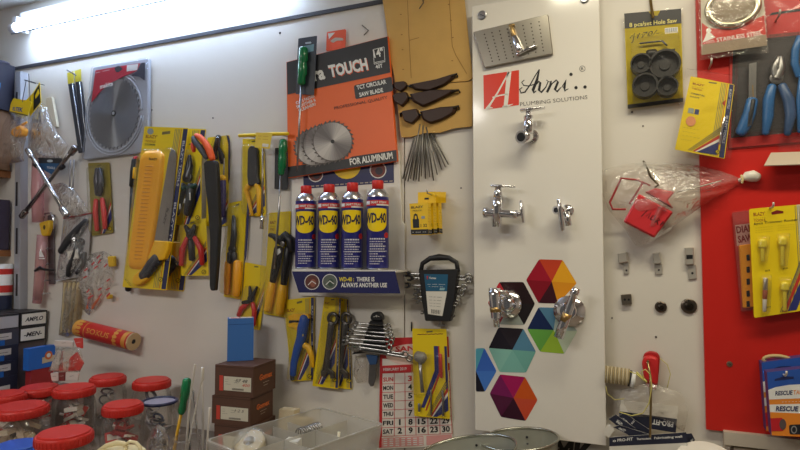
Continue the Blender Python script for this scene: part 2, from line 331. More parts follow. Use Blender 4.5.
# taps on the panel: each thing touches the panel through its flange
def flange(mb, x, y, r, h=.006, d=PF):
    c = W(x, y, d); R_ = r*mpp(x, y, d); mb.lathe(c, (0, -1, 0), [(0, R_), (h*.5, R_), (h, R_*.82), (h*1.6, R_*.45)], 24)
t = thing('stop_tap', 'chrome stop tap under the panel lettering', 'tap')
D = PF+.035
mb = MB(CHROME); flange(mb, 532, 136.5, 6.6); p = W(532, 136.5, PF); q = W(521, 137, PF+.055); r = 6.2*mpp(525, 137, D)
mb.tube([p, p+(q-p)*.55, q], [r*.95, r, r*1.02], 16); mb.m(BLACK).tube([q, q+(q-p).normalized()*.0008], r*.72, 14); mb.build('body', t)
mb = MB(CHROME); mb.limb([(528.3, 133), (528.5, 127), (528.4, 116)], [4.6, 5, 4.6], D, rnd=False, n=14); mb.limb([(528.3, 116), (528.2, 111)], [2.4, 2.4], D, rnd=False, n=10); mb.build('spindle', t)
mb = MB(CHROME); mb.limb([(521, 110.8), (531, 109.6), (544.5, 107.8)], [1.5, 1.8, 1.2], D, fl=3.2); mb.build('lever', t)
t = thing('mixer_tap', 'chrome two-lever tap on the left of the panel', 'tap')
mb = MB(CHROME); D = PF+.03; c = W(497, 213, PF); rr = 5*mpp(497, 213, PF); mb.lathe(c, (0, -1, 0), [(0, rr*1.1), (.006, rr*1.1), (.008, rr*.8), (.035, rr*.8)], 18)
mb.limb([(497.6, 199), (497.2, 207), (496.4, 227)], [5, 5.4, 4.6], D, rnd=False, n=14); mb.limb([(484, 212.6), (487.5, 212.7), (488, 212.7), (510, 214), (517.5, 214.7)], [5.4, 5.4, 4.2, 4.2, 4.6], D, rnd=False, n=14)
mb.m(BLACK).limb([(483.8, 212.6), (484, 212.6)], 3.4, D, rnd=False); mb.build('body', t)
mb = MB(CHROME); mb.limb([(497.8, 199), (498, 193), (498.2, 187)], [4.8, 4.4, 2.8], D, rnd=False, n=12); mb.build('spindle', t)
mb = MB(CHROME); mb.limb([(491.5, 186), (499, 186), (515, 187)], [1.4, 1.9, 1.3], D, fl=3); mb.build('lever', t)
mb = MB(CHROME); mb.limb([(517, 214.8), (522, 213.5)], [2.4, 2], D, rnd=False); mb.build('spindle', t)
mb = MB(CHROME); mb.limb([(521.2, 201), (522.4, 211), (523.8, 222.5)], [1.5, 2.4, 1.5], D, fl=3); mb.build('lever', t)
t = thing('angle_valve', 'small chrome angle valve with bar lever on right of panel', 'valve')
mb = MB(CHROME); flange(mb, 567.5, 210.5, 6); c = W(566, 210.5, PF+.004); q = W(556, 210, PF+.045); r = 3.8*mpp(560, 210, PF+.03); mb.tube([c, q], [r*1.2, r*1.1], 14); mb.limb([(566.5, 212), (568.5, 226)], [3.2, 3.6], PF+.02, rnd=False, n=12); mb.m(BLACK).tube([q, q+(q-c).normalized()*.0006], r*.7, 10); mb.build('body', t)
mb = MB(CHROME); mb.limb([(558.6, 199.5), (560, 211), (562.8, 230)], [2, 2.2, 2.1], PF+.05, n=10); mb.build('lever', t)
t = thing('wall_spout', 'chrome upright spout with round flange beside dark hexagon', 'tap')
mb = MB(CHROME); flange(mb, 508, 304, 14, .012); mb.lathe(W(507, 304, PF+.012), (0, -1, 0), [(0, .025), (.01, .022), (.022, .012)], 18); mb.build('flange', t)
mb = MB(CHROME); D = PF+.055; mb.limb([(494.6, 288), (494.8, 297), (495.4, 306), (496, 318), (496.2, 319), (496.6, 327)], [6, 6, 5.6, 5, 3.2, 3], D, rnd=False, n=18); mb.limb([(495, 291), (506, 293), (511, 299)], [2.4, 2.6, 2.6], D, dd=[D, D-.012, PF+.012]); mb.build('spout', t)
mb = MB(BRASS); mb.limb([(495.2, 307), (495.6, 312)], [5.7, 5.5], D, rnd=False, n=18); mb.build('collar', t)
t = thing('shower_arm_tap', 'chrome slanted spout on large round flange near yellow hexagon', 'tap')
mb = MB(CHROME); flange(mb, 569.5, 311, 15.5, .012); mb.lathe(W(569, 310, PF+.012), (0, -1, 0), [(0, .022), (.03, .018)], 18); mb.build('flange', t)
mb = MB(CHROME); D = PF+.05; mb.limb([(576.6, 288), (574, 294), (573.2, 295.6), (570, 306), (566, 318), (563, 325), (558.6, 337.5)], [4.2, 4.4, 3.4, 4.6, 4.4, 4.8, 5.2], D, rnd=False, n=16); mb.m(BLACK).limb([(558.6, 337.5), (558.5, 337.8)], 3.6, D, rnd=False); mb.build('spout', t)
mb = MB(BRASS); mb.limb([(567.5, 313.5), (564, 321.5)], [4.7, 4.7], D, rnd=False, n=16); mb.build('collar', t)
# ================================================================= spray can stand
st = thing('spray_can_stand', 'white display stand with navy signs holding four spray cans', 'display stand')
mb = MB(M(232, 228, 220, .4)); mb.plate(rot2([(292, 163), (399, 150), (402, 222), (405, 224), (404.5, 296), (300, 296), (291, 272)], 2), .002, .006, .001); mb.build('back_panel', st)
a = W(292, 271, .105); b = W(396, 271.2, .105)
mb = MB(M(232, 228, 220, .4)); mb.quad((a.x, -.105, a.z), (b.x-a.x, 0, 0), (0, .1, 0), (0, 0, .005)); mb.build('ledge', st)
mb = MB(NAVY); mb.flat([(303, 165), (393.5, 150), (394, 182.6), (303.5, 188.8)], .0086)
zp = zz(6.667, 280, 170); mb.m(WHITE); e = .0090
for cx, cy, r in ((315.5, 174.5, 7.6), (378, 170, 8.4)):
    mb.m(WHITE).flat(circ(cx, cy, r), e); mb.m(M(120, 60, 50, .5)).flat(circ(cx, cy, r-1), e+.0003)
    mb.m(M(60, 50, 60, .5)).flat(circ(cx+1, cy+1, r*.45), e+.0005)
mb.m(YEL).flat(circ(346.7, 166, 14, 13), e); mb.m(M(170, 160, 150, .5))
for i in range(18): x = 306+i*4.9; mb.flat([(x, 187.2-i*.32), (x+3.4, 187-i*.32), (x+3.4, 185.8-i*.32), (x, 186-i*.32)], e)
mb.build('top_sign', st)
qs = [(292, 271.5), (394.7, 271.3), (400, 293.5), (298.7, 292.6)]
mb = MB(NAVY); mb.plate(qs, .105, .003); e = .1085
for cx, cy, c1, c2 in ((312, 282, (96, 52, 46), (150, 90, 70)), (329.8, 281.8, (96, 104, 96), (60, 80, 64))):
    mb.m(WHITE).flat(circ(cx, cy, 7.6, 7.8), e); mb.m(M(*c1, .5)).flat(circ(cx, cy, 6.9, 7.1), e+.0003); mb.m(M(*c2, .5)).flat(circ(cx+1, cy+1, 3, 4), e+.0006); mb.m(WHITE).stroke([(cx-4, cy+3), (cx, cy-1), (cx+4, cy+2)], .8, e+.0008)
mb.m(M(235, 215, 70, .5)).text('WD-40 :', (339, 281.2), (354, 281.2), 4.2, e, .03); mb.m(WHITE).text('THERE IS', (356.5, 281.2), (374.5, 281.2), 4.2, e, .03); mb.text('ALWAYS ANOTHER USE', (341, 287), (387, 287.2), 4.4, e, .03)
mb.build('lower_sign', st)
CANM = M(34, 36, 120, .3, coat=.4)
def can(x0, x1, ytop, ybody, ybase, label):
    t = thing('spray_can', label, 'spray can', 'blue spray cans on the white stand')
    xm = (x0+x1)/2; d = .062; b = W(xm, ybase, d); r = (x1-x0)/2*mpp(xm, ybase, d)*.96; ztop = W(xm, ytop, d).z; zb = W(xm, ybody, d).z; b.z = a.z+.005; H_ = zb-b.z
    v = (CAM-b); v.z = 0; v.normalize(); sd = Vector((v.y*-1, v.x, 0))*1.0
    sd = Vector((0, 0, 1)).cross(v)          # to the right as seen from the camera
    def cyl(ang, h, k=.0004): return b+(v*math.cos(ang)+sd*math.sin(ang))*(r+k)+Vector((0, 0, h))
    mb = MB(M(190, 190, 195, .25, .9)); mb.lathe(b, (0, 0, 1), [(0, r*.93), (.003, r*1.02), (.006, r*.97)], 28)
    mb.m(CANM).lathe(b, (0, 0, 1), [(.006, r*.98), (.008, r), (H_*.93, r)], 28, cap=False)
    mb.m(M(205, 205, 208, .25, .9)).lathe(b, (0, 0, 1), [(H_*.93, r*.99), (H_*.965, r*.96), (H_*1.0, r*.8), (H_*1.03, r*.62)], 28, cap=False); CB = mb.build('can_body', t)
    mb = MB(M(214, 44, 40, .45)); rc = r*.53; hc = ztop-zb
    prof = [(H_, rc), (H_+hc*.9, rc*.98), (H_+hc, rc*.9)]; mb.lathe(b, (0, 0, 1), prof, 24); mb.build('cap', t)
    def band(mb, a0, a1, h0, h1, n=14, k=.0004):
        vs = [cyl(a0+(a1-a0)*i/n, h, k) for h in (h0, h1) for i in range(n+1)]; mb.add(vs, [(i, i+1, n+2+i, n+1+i) for i in range(n)], True)
    mb = MB(M(205, 40, 40, .35)); fr = lambda q: H_*q
    band(mb, -1.55, 1.55, fr(.815), fr(.885)); mb.m(WHITE); band(mb, -1.5, -.75, fr(.83), fr(.875), 5, .0007); band(mb, -.1, 1.3, fr(.815), fr(.832), 8, .0007)
    mb.textf('SMART STRAW', lambda u, w: cyl(-.65+1.5*u, fr(.842)+w*fr(.03), .0008), .02)
    mb.build('stripe', CB)
    # yellow shield
    mb = MB(M(246, 214, 20, .35)); n = 16; top = []; bot = []
    for i in range(n+1):
        u = -1+2*i/n; A = u*.98-.12; top.append(cyl(A, fr(.775)+.002*(1-u*u), .0006)); bot.append(cyl(A, fr(.60)-fr(.115)*math.sqrt(max(0, 1-u*u*.93)), .0006))
    mb.add(top+bot, [(i, n+1+i, n+2+i, i+1) for i in range(n)], True)
    mb.m(M(22, 24, 70, .35)).textf('WD-40', lambda u, w: cyl(-1.28+2.06*u, fr(.60)+w*fr(.125), .0010), .035); mb.build('shield', CB)
    mb = MB(M(205, 40, 40, .35)); cc = [cyl(.86+.26*math.cos(q*math.pi/8), fr(.44)+.26*r*math.sin(q*math.pi/8), .0007) for q in range(16)]; mb.poly3(cc)
    mb.m(M(215, 215, 225, .4))
    for j in range(11):
        h = fr(.385-.031*j); L = [.9, 1.0, .7, 1.0, .95, 1.0, .5, 1.0, .8, .9, .6][j]; 
        A = -.75
        while A < -.75+1.45*L:
            w_ = random.uniform(.06, .2); band(mb, A, min(A+w_, .72), h, h+fr(.012 if j not in (0, 3) else .018), 2, .0007); A += w_+.05
    band(mb, -.9, .9, fr(.235), fr(.243), 8, .0007); mb.build('label_print', CB)
can(294.7, 316.5, 186, 196.3, 268.8, 'blue spray can with red cap, leftmost of four on stand')
can(317.3, 340, 184.6, 195.3, 268.6, 'blue spray can with red cap, second from the left on stand')
can(340.8, 363.6, 183, 194.6, 268.4, 'blue spray can with red cap, third from the left on stand')
can(365.9, 389.3, 180.7, 192, 267.4, 'blue spray can with red cap, rightmost of four on stand')
# ================================================================= saw blade sleeve
t = thing('saw_blade_sleeve', 'large orange and black saw blade sleeve above the spray cans', 'package')
Q = [(286.2, 62), (387.6, 36.2), (397, 161), (288, 178)]; D0 = .014; e = D0+.012
mb = MB(M(240, 104, 30, .42, noise=.05, scale=9)); mb.plate(Q, D0, .0115, .001); SLV = mb.build('sleeve', t)
mb = MB(M(226, 84, 36, .5)); mb.plate(rot2([(326.8, 32), (345.8, 29), (345, 48), (326, 51)], 1.2), D0-.004, .003); mb.m(M(190, 180, 165, .6)).flat(rot2([(330, 41), (335, 37.5), (343, 38), (343.5, 40.5), (337, 40.6), (333, 43)], 1), D0-.0006); mb.m(WHITE).flat([(328, 33.5), (335, 32.5), (329, 39)], D0-.0006); mb.build('hang_tab', t)
BK = M(36, 33, 32, .4)
mb = MB(BK); mb.flat([(286.6, 62.3), (387.5, 36.6), (390.4, 72.6), (287.4, 94.6)], e); z6 = zz(5.625, 280, 30); z7 = zz(5, 280, 100)
mb.flat(rot2(z6(415, 312, 628, 262, 636, 343, 425, 390), 2), e); mb.flat([(287.8, 166.8), (349, 158.6), (352, 156.6), (396.4, 149.8), (397, 160.6), (288, 177.6)], e)
mb.m(M(238, 238, 232, .5)); e2 = e+.0006
mb.text('ra', (314.2, 80.6), (325.5, 78.2), 13.5, e2, .04); mb.text('TOUCH', (330, 76.8), (368.4, 69), 11.6, e2, .045)
mb.m(M(232, 100, 50, .5)).text('TOUCH', (330.6, 77.6), (369, 69.8), 11.6, e+.0003, .05)
mb.m(M(238, 238, 232, .5)).text('14"', (374.4, 57.6), (384, 55.4), 8, e2, .03); mb.text('40T', (376, 68.8), (383, 67.3), 4, e2, .02); mb.text('TCT CIRCULAR', (357.2, 89.6), (386.6, 83.4), 4.2, e2, .03); mb.text('SAW BLADE', (359.6, 96.8), (383.4, 91.8), 4.2, e2, .03)
fr = z6(524, 110, 585, 95, 590, 178, 530, 192)
for i in range(4): mb.stroke([fr[i], fr[(i+1) % 4]], .5, e2)
mb.text('----', (375, 63.4), (384, 61.6), 3, e2, .03)
mb.text('FOR ALUMINIUM', (350.2, 165), (393, 158.2), 6.4, e2, .035); mb.text('CUTS FASTER', (296.5, 104.5), (315, 97), 3, e2, .02); mb.text('SMOOTHER &', (297, 108.5), (316, 100.8), 3, e2, .02); mb.text('CLEANER!', (299, 112), (316, 105), 3, e2, .02)
mb.m(M(96, 40, 20, .5)).text('PROFESSIONAL QUALITY', (334.5, 109.6), (387.6, 98.6), 3, e2, .005)
mb.build('sleeve_print', SLV)
mb = MB()
def blade_print(mb, cx, cy, R_, d, wedge):
    P = []; n = 28
    for i in range(n):
        a0 = i*2*math.pi/n; P += [(cx+R_*math.cos(a0), cy+R_*math.sin(a0)), (cx+R_*1.09*math.cos(a0+.12), cy+R_*1.09*math.sin(a0+.12)), (cx+R_*.97*math.cos(a0+.15), cy+R_*.97*math.sin(a0+.15))]
    mb.m(M(92, 84, 78, .5)).flat(P, d); n = 48
    for i in range(n):
        a0, a1 = i*2*math.pi/n-.9, (i+1)*2*math.pi/n-.9; g = .5+.5*math.cos(4*math.pi*i/n); g = round(g*8)/8; mb.m(M(int(104+100*g), int(96+102*g), int(92+98*g), .4)); r = R_*.95
        mb.flat([(cx, cy), (cx+r*math.cos(a0), cy+r*math.sin(a0)), (cx+r*math.cos(a1), cy+r*math.sin(a1))], d+.0002)
    mb.m(M(40, 36, 34, .5)).flat(circ(cx, cy, 2, n=12), d+.0004)
blade_print(mb, 313, 147.5, 18.4, e+.0002, 0); blade_print(mb, 322, 144.5, 19.4, e+.0007, 0); blade_print(mb, 332.6, 141.5, 20, e+.0012, 0); mb.build('blade_picture', SLV)
# green screwdriver in front of the sleeve
def screwdriver(t, handle, hr, shaft, sr, d, hm, sm, n=8):
    mb = MB(hm); mb.limb(handle, hr, d, n=n); mb.build('handle', t)
    mb = MB(sm); mb.limb(shaft, sr, d, rnd=False, n=6); mb.build('shaft', t)
t = thing('screwdriver', 'long green-handled screwdriver on dark card hanging over the orange sleeve', 'screwdriver')
D = .036
mb = MB(M(54, 58, 68, .4)); mb.plate(rot2([(298.3, 38.5), (317, 35.7), (314, 95), (295.6, 94)], .8), D-.002, .0012); mb.m(M(176, 190, 196, .5)).flat(rot2([(305, 42.5), (311, 41.5), (311.5, 43.4), (305.5, 44)], .8), D-.0005); mb.m(M(110, 150, 160, .5)).flat([(304, 46), (314, 44), (313.6, 51), (305, 53)], D-.0006); mb.build('hang_card', t)
screwdriver(t, [(303.4, 49), (303.2, 60), (302.4, 62), (302.6, 66), (302.4, 74), (301.8, 76), (301.4, 83)], [4.6, 5, 4.1, 4.8, 4.8, 3.8, 4.2], [(301.4, 83), (299.5, 120), (297.2, 171)], [1.1, 1, .9], D+.012, GREEN, STEEL, 8)
# ================================================================= cardboard with sunglasses
t = thing('cardboard_sheet', 'torn brown cardboard sheet hung beside the white panel', 'cardboard')
CBM = M(206, 164, 92, .75, noise=.12, scale=14, bump=.25); D = .008
mb = MB(CBM); mb.plate([(382, -4), (464, -4.5), (466.5, 20), (469, 45), (471.5, 66), (473, 78), (468, 81), (430, 83.5), (397, 87.5), (395.5, 85), (394, 75), (391, 62), (388, 40), (385.5, 20)], D, .004); mb.build('upper_panel', t)
mb = MB(CBM); mb.plate([(396, 88.2), (430, 84.4), (468, 82), (473.5, 80), (472.6, 100), (472.2, 126), (466, 127), (455, 128), (440, 132.5), (425, 133), (412, 136.6), (401.5, 137.4), (400, 130), (399, 118), (397.5, 104)], D, .0045); mb.build('flap', t)
mb = MB(M(150, 108, 52, .8)); z = zz(3.46, 380, 0)
for x, y in z(72, 50, 75, 120, 78, 172, 80, 240, 238, 15, 245, 70, 252, 130, 250, 210): mb.flat(circ(x, y, 1, .5, 8), D+.0045)
for pts in (z(95, 0, 100, 120, 108, 270), z(240, 0, 250, 160, 262, 190, 300, 255), z(100, 140, 135, 130)): mb.stroke(pts, .5, D+.0046)
mb.build('crease', t)
mb = MB(M(110, 100, 84, .4, .8)); c = W(424, 1, D); mb.tube([c+Vector((0, .008, .004)), c+Vector((0, -.012, 0)), c+Vector((.006, -.02, -.014)), c+Vector((-.006, -.022, -.03))], .0018, 6); tag(mb.build('bent_nail'), 'bent nail holding up the brown cardboard sheet', 'nail')
LENS = M(60, 40, 30, .42, spec=.3); FRM = M(36, 28, 24, .5, spec=.3)
def shades(left, right, bridge, temple, label, d):
    t = thing('sunglasses', label, 'sunglasses', 'sunglasses hung on the cardboard')
    for P in (left, right): mb = MB(LENS); mb.dome(rot2(z(*P), 2), d, .012, .82, 3, True); mb.build('lens', t)
    mb = MB(FRM); mb.limb(z(*bridge), .9, d+.008); mb.build('bridge', t)
    mb = MB(FRM); B = z(*temple); mb.limb(B, [1.6, 1.2, .9][:len(B)], d+.004, dd=[d+.010, d+.006, d+.001][:len(B)]); mb.build('temple', t)
    mb = MB(FRM); B = z(left[0], left[1]+4); x, y = B[0]; mb.limb([(x+1, y), (x-1.5, y+1), (x-1, y+4)], [1.2, 1.2, .8], d+.004, dd=[d+.008, d+.004, d]); mb.build('temple', t)
    top = z(*right[:6]); mb = MB(FRM); mb.limb(top, .8, d+.009); mb.build('brow_bar', t)
shades((50, 287, 90, 282, 99, 300, 76, 321, 52, 308), (103, 295, 200, 276, 263, 256, 258, 273, 230, 295, 170, 318, 120, 313), (90, 295, 104, 300, 112, 300), (250, 262, 266, 256, 268, 266), 'dark brown sunglasses, top pair of three on the cardboard', .013)
shades((48, 326, 95, 318, 103, 345, 80, 372, 50, 352), (105, 328, 180, 313, 268, 312, 250, 325, 200, 350, 150, 372, 112, 352), (95, 335, 108, 340, 116, 342), (250, 316, 272, 312, 276, 320), 'dark brown sunglasses, middle pair of three on the cardboard', .015)
shades((76, 386, 130, 376, 141, 405, 115, 432, 86, 421), (140, 388, 210, 373, 270, 369, 262, 392, 220, 415, 175, 430, 148, 416), (130, 392, 144, 398, 152, 400), (255, 373, 272, 367, 274, 378), 'dark brown sunglasses, lowest pair of three on the cardboard', .014)
# ================================================================= helpers for carded goods
CY = M(238, 208, 20, .4, coat=.3); CYD = M(214, 182, 18, .45)
def ycard(t, Q, d, th=.0010, mat=None, stripes=(.30, 1, .95, .42), side=False, brand=True, circle=True, extra=None, hole=True, r=1.2, name='card'):
    qm = quadmap(Q); mb = MB(mat or CY); mb.plate(rot2(Q, r), d, th); e = d+th+.0003
    if stripes:
        u0, v0, u1, v1 = stripes; dx, dy = u1-u0, v1-v0
        for k, (o_, w_, c) in enumerate(((-.10, .012, (120, 110, 70)), (-.07, .012, (120, 110, 70)), (-.04, .012, (120, 110, 70)), (0, .05, (190, 60, 40)), (.05, .03, (235, 230, 220)), (.09, .10, (46, 52, 110)))):
            mb.m(M(*c, .5)); mb.qflat(qm, [(u0+o_, v0), (u1, v1+o_), (u1, v1+o_+w_*1.6), (u0+o_+w_, v0)], e+.0001*k)
    if side:
        for u, c in ((.70, (150, 140, 90)), (.735, (150, 140, 90)), (.77, (150, 140, 90)), (.80, (150, 140, 90)), (.835, (196, 90, 50))): mb.m(M(*c, .5)).qflat(qm, [(u, .01), (u+.015, .01), (u+.015, .99), (u, .99)], e)
        mb.m(M(46, 50, 92, .45)).qflat(qm, [(.885, .006), (.985, .006), (.985, .994), (.885, .994)], e)
        mb.m(WHITE)
        def fn(u, v): x, y = qm(.91+.05*v, .08+.28*u); return W(x, y, e+.0003)
        mb.m(M(206, 208, 216, .5)).textf("BLAZY' TOOLS", fn, .01)
        def fn(u, v): x, y = qm(.91+.05*v, .46+.36*u); return W(x, y, e+.0003)
        mb.textf("BLAZY' TOOLS", fn, .01)
    if brand:
        mb.m(M(150, 40, 25, .5)); mb.qtext("BLAZY'", qm, .08, .115, .34, .115, .030, e); mb.qtext('TOOLS', qm, .08, .185, .30, .185, .024, e)
        mb.m(M(120, 90, 30, .5)); mb.qtext('- - - - -', qm, .08, .150, .32, .150, .02, e)
    if circle:
        x, y = qm(.84, .935); mb.m(M(40, 36, 20, .5)).flat(circ(x, y, 2.3, n=14), e+.0007); mb.m(CY).flat(circ(x, y, 1.7, n=12), e+.0009); mb.m(M(40, 36, 20, .5)).stroke([(x-1, y+1), (x+1, y-1)], .7, e+.0011)
    if hole: mb.m(M(120, 110, 60, .6)).qflat(qm, [(.42, .03), (.6, .022), (.6, .04), (.42, .048)], e)
    if extra: extra(mb, qm, e)
    mb.build(name, t); return qm
def shell(t, P, d, h, k=.86, name='blister', mat=None, r=2.0, rings=2):
    mb = MB(mat or CL); mb.dome(rot2(P, r), d, h, k, rings); return mb.build(name, t)
def pliers(t, piv, tips, handles, hr, d, jm, hm, jr=(2.6, .9), pr=4.0, hn='handle', fl=.8):
    for i, tp in enumerate(tips):
        mb = MB(jm); path = [piv]+(tp if isinstance(tp, list) else [tp]); n = len(path)
        mb.limb(path, [jr[0]+(jr[1]-jr[0])*k/(n-1) for k in range(n)], d+.001*i, fl=fl); mb.build('jaw', t)
    mb = MB(jm); c = W(*piv, d); mb.lathe(c+Vector((0, .004, 0)), (0, -1, 0), [(0, pr*mpp(*piv, d)), (.008, pr*mpp(*piv, d)), (.010, pr*.6*mpp(*piv, d))], 14); mb.build('pivot', t)
    for i, h in enumerate(handles): mb = MB(hm[i] if isinstance(hm, list) else hm); mb.limb(h, hr[i] if isinstance(hr[0], (list, tuple)) else hr, d+.001*i, fl=fl); mb.build(hn, t)
def peg(px, py, d0, d1, r=.0022, label=None, dz=.004):
    a = W(px, py, d1); mb = MB(M(206, 200, 190, .4, .4)); mb.tube([(a.x, .006, a.z-dz), (a.x, -d1*.9, a.z-dz), (a.x, -d1, a.z), (a.x, -d1, a.z+.006)], r, 6)
    return tag(mb.build('wall_hook'), label, 'hook')
def sheet(P, d0, dep, mat, seed=1, n=9):       # crumpled clear bag: front and back films over a px outline
    rnd = random.Random(seed); mb = MB(mat); N = len(P); c = (sum(p[0] for p in P)/N, sum(p[1] for p in P)/N)
    rings = 4; vs = []; fs = []
    rows = []
    for r in range(rings):
        s = 1-r/rings; rows.append([W(c[0]+(x-c[0])*s, c[1]+(y-c[1])*s, d0+dep*math.sqrt(1-s*s)*rnd.uniform(.6, 1.1)) for x, y in P])
    for r in rows: vs += r
    vs.append(W(c[0], c[1], d0+dep)); fs = [(r*N+i, r*N+(i+1) % N, (r+1)*N+(i+1) % N, (r+1)*N+i) for r in range(rings-1) for i in range(N)]+[((rings-1)*N+i, (rings-1)*N+(i+1) % N, len(vs)-1) for i in range(N)]
    mb.add(vs, fs, True); b = len(vs); vb = [Vector((v.x, -d0+.0005, v.z)) for v in rows[0]]; mb.add(vb, [tuple(range(N))], False); return mb
def subdiv(P, k=3, amp=.6, seed=3):
    rnd = random.Random(seed); out = []
    for i in range(len(P)):
        a = P[i]; b = P[(i+1) % len(P)]
        for j in range(k): t_ = j/k; out.append((a[0]+(b[0]-a[0])*t_+(rnd.uniform(-amp, amp) if j else 0), a[1]+(b[1]-a[1])*t_+(rnd.uniform(-amp, amp) if j else 0)))
    return out
# ================================================================= right part of the wall
z7 = zz(2.81, 600, 0)
# hole saw pack
t = thing('hole_saw_pack', 'black and yellow blister pack of round hole saws on the wall', 'package')
Q = z7(68, 38, 228, 24, 234, 286, 78, 306); D = .012
qm = quadmap(Q); mb = MB(M(226, 198, 20, .4)); mb.plate(rot2(Q, 1), D, .001); e = D+.0014
mb.m(M(38, 34, 34, .45)).qflat(qm, [(0, 0), (.42, 0), (.48, .05), (.58, .05), (.63, 0), (1, 0), (1, .155), (0, .155)], e); mb.qflat(qm, [(0, .955), (1, .955), (1, 1), (0, 1)], e)
mb.m(M(228, 214, 120, .5)).qtext('8 pcs/set Hole Saw', qm, .08, .145, .92, .14, .045, e+.0003, .015)
mb.m(BLACK); mb.stroke([qm(.08, .26), qm(.17, .21), qm(.13, .3), qm(.1, .31)], .8, e); mb.qtext('170/-', qm, .2, .27, .6, .25, .055, e, 0, .3)
mb.m(WHITE).qflat(qm, [(.70, .19), (.93, .19), (.93, .25), (.70, .25)], e); mb.m(BLACK)
for i in range(11): mb.qflat(qm, [(.71+i*.02, .195), (.71+i*.02+.006+.004*(i % 2), .195), (.71+i*.02+.006+.004*(i % 2), .235), (.71+i*.02, .235)], e+.0003)
mb.build('card', t)
CUP = M(46, 43, 40, .42, .25); CUPI = M(40, 37, 35, .5)
for x, y, r in ((115, 187, 27), (126, 247, 33), (188, 250, 27), (181, 188, 40)):
    (px, py), = z7(x, y); rr = r/2.81; c = W(px, py, D+.001); R_ = rr*mpp(px, py, D)
    mb = MB(CUP); mb.lathe(c, (0, -1, 0), [(0, R_*.7), (.002, R_*1.0), (.030, R_), (.030, R_*.86), (.012, R_*.8), (.012, R_*.36), (.016, R_*.34), (.016, .0005)], 28); mb.build('hole_saw', t)
mb = MB(DSTEEL); mb.limb(z7(112, 122, 175, 115), .9, D+.01); mb.limb(z7(175, 115, 188, 128), .9, D+.01); mb.build('hex_key', t)
mb = MB(CUP); mb.limb(z7(105, 156, 160, 148, 210, 139), [1, 1.2, .9], D+.012); mb.limb(z7(135, 152, 155, 150), [4.5, 4.5], D+.014); mb.build('arbor', t)
shell(t, z7(85, 105, 222, 95, 226, 280, 92, 296), D+.002, .036, .9); shell(t, z7(64, 34, 232, 20, 239, 292, 75, 312), D-.001, .002, .995, 'tray_rim')
mb = MB(M(140, 118, 70, .35, .9)); mb.limb([(649, -10), (650.5, 0), (651.5, 8), (653, 17)], 1.4, .02, dd=[.0, .004, .012, .03]); tag(mb.build('wall_hook'), 'bent brass hook carrying the hole saw pack', 'hook')
# sanding pack
t = thing('sanding_pack', 'tilted clear blister with yellow card and pink disc by the red board', 'package')
D = .040; Q = z7(255, 214, 378, 238, 350, 446, 210, 420)
def ex(mb, qm, e):
    x, y = qm(.2, .62); mb.m(M(226, 150, 104, .6)).flat(circ(x, y, 5, n=18), e+.001); mb.m(M(90, 80, 60, .5)); 
    for i, L in enumerate((.3, .25, .36, .2)): mb.qtext('- - - - -', qm, .08, .72+i*.05, .08+L, .72+i*.05, .02, e)
    mb.qtext('ORBITAL', qm, .08, .255, .4, .26, .024, e); mb.qtext('PADS', qm, .08, .30, .28, .30, .02, e)
    mb.m(M(150, 160, 150, .5)).qflat(qm, [(.1, .45), (.22, .45), (.22, .52), (.1, .52)], e); mb.m(M(60, 70, 120, .5)).qflat(qm, [(.24, .45), (.33, .45), (.33, .52), (.24, .52)], e)
    mb.m(M(200, 60, 40, .5)).qflat(qm, [(.78, .3), (.86, .24), (.86, .34)], e)
ycard(t, Q, D, side=True, extra=ex, stripes=(.35, .98, .84, .72)); mb = MB(CHROME); mb.limb(z7(350, 330, 340, 375, 337, 405), [1, 1.3, .8], D+.008); mb.build('drive_bit', t)
shell(t, z7(240, 193, 390, 215, 368, 450, 190, 440), D-.001, .014, .94)
peg(711.5, 61, 0, .06, label='steel hook carrying the tilted sanding pack')
# stainless steel ring pack
z = zz(7.27, 690, 0); t = thing('steel_ring_pack', 'clear bag with a steel drain ring above the red board edge', 'package'); D = .045
mb = MB(M(206, 200, 186, .5)); mb.plate(z(75, -120, 525, -150, 560, 330, 85, 400), D, .0012); e = D+.0015
mb.m(M(200, 44, 34, .45)).flat(z(85, 165, 140, 205, 330, 215, 470, 140, 540, 110, 553, 250, 90, 325), e); mb.m(M(150, 132, 112, .5)).flat(z(90, 326, 553, 252, 560, 330, 85, 400), e)
mb.m(WHITE).text('STAINLESS STEEL', z(195, 306)[0], z(527, 252)[0], 4.3, e+.0004, .015); mb.text('100%', z(118, 318)[0], z(180, 308)[0], 3, e+.0004, 0)
x, y = z(135, 222)[0]; mb.flat(circ(x, y, 2.6, n=14), e+.0003); mb.flat(z(120, 240, 150, 238, 185, 272, 90, 310, 110, 270), e+.0003); mb.build('card', t)
mb = MB(M(206, 196, 170, .25, .9)); c = W(732.5, 7.5, D+.006); m_ = mpp(732, 8, D)
ring = [c+Vector((math.cos(a)*21.5*m_, 0, math.sin(a)*17*m_)) for a in [i*math.pi/16 for i in range(32)]]; mb.tube(ring, 3.2*m_, 10, closed=True, nrm=(0, 1, 0), fl=.8); mb.build('steel_ring', t)
mb = MB(M(112, 100, 84, .3, .6)); mb.poly3([c+Vector((math.cos(a)*19.5*m_, -.001, -math.sin(a)*15*m_)) for a in [i*math.pi/16 for i in range(32)]][::-1]); mb.build('strainer_mesh', t)
mb = sheet(subdiv(z(62, -150, 530, -160, 572, 385, 330, 402, 70, 440), 4, .4, 5), D-.001, .02, CLEAR('thinbag', (252, 250, 246), .05, .02, .8, 28), 4); mb.build('bag', t)
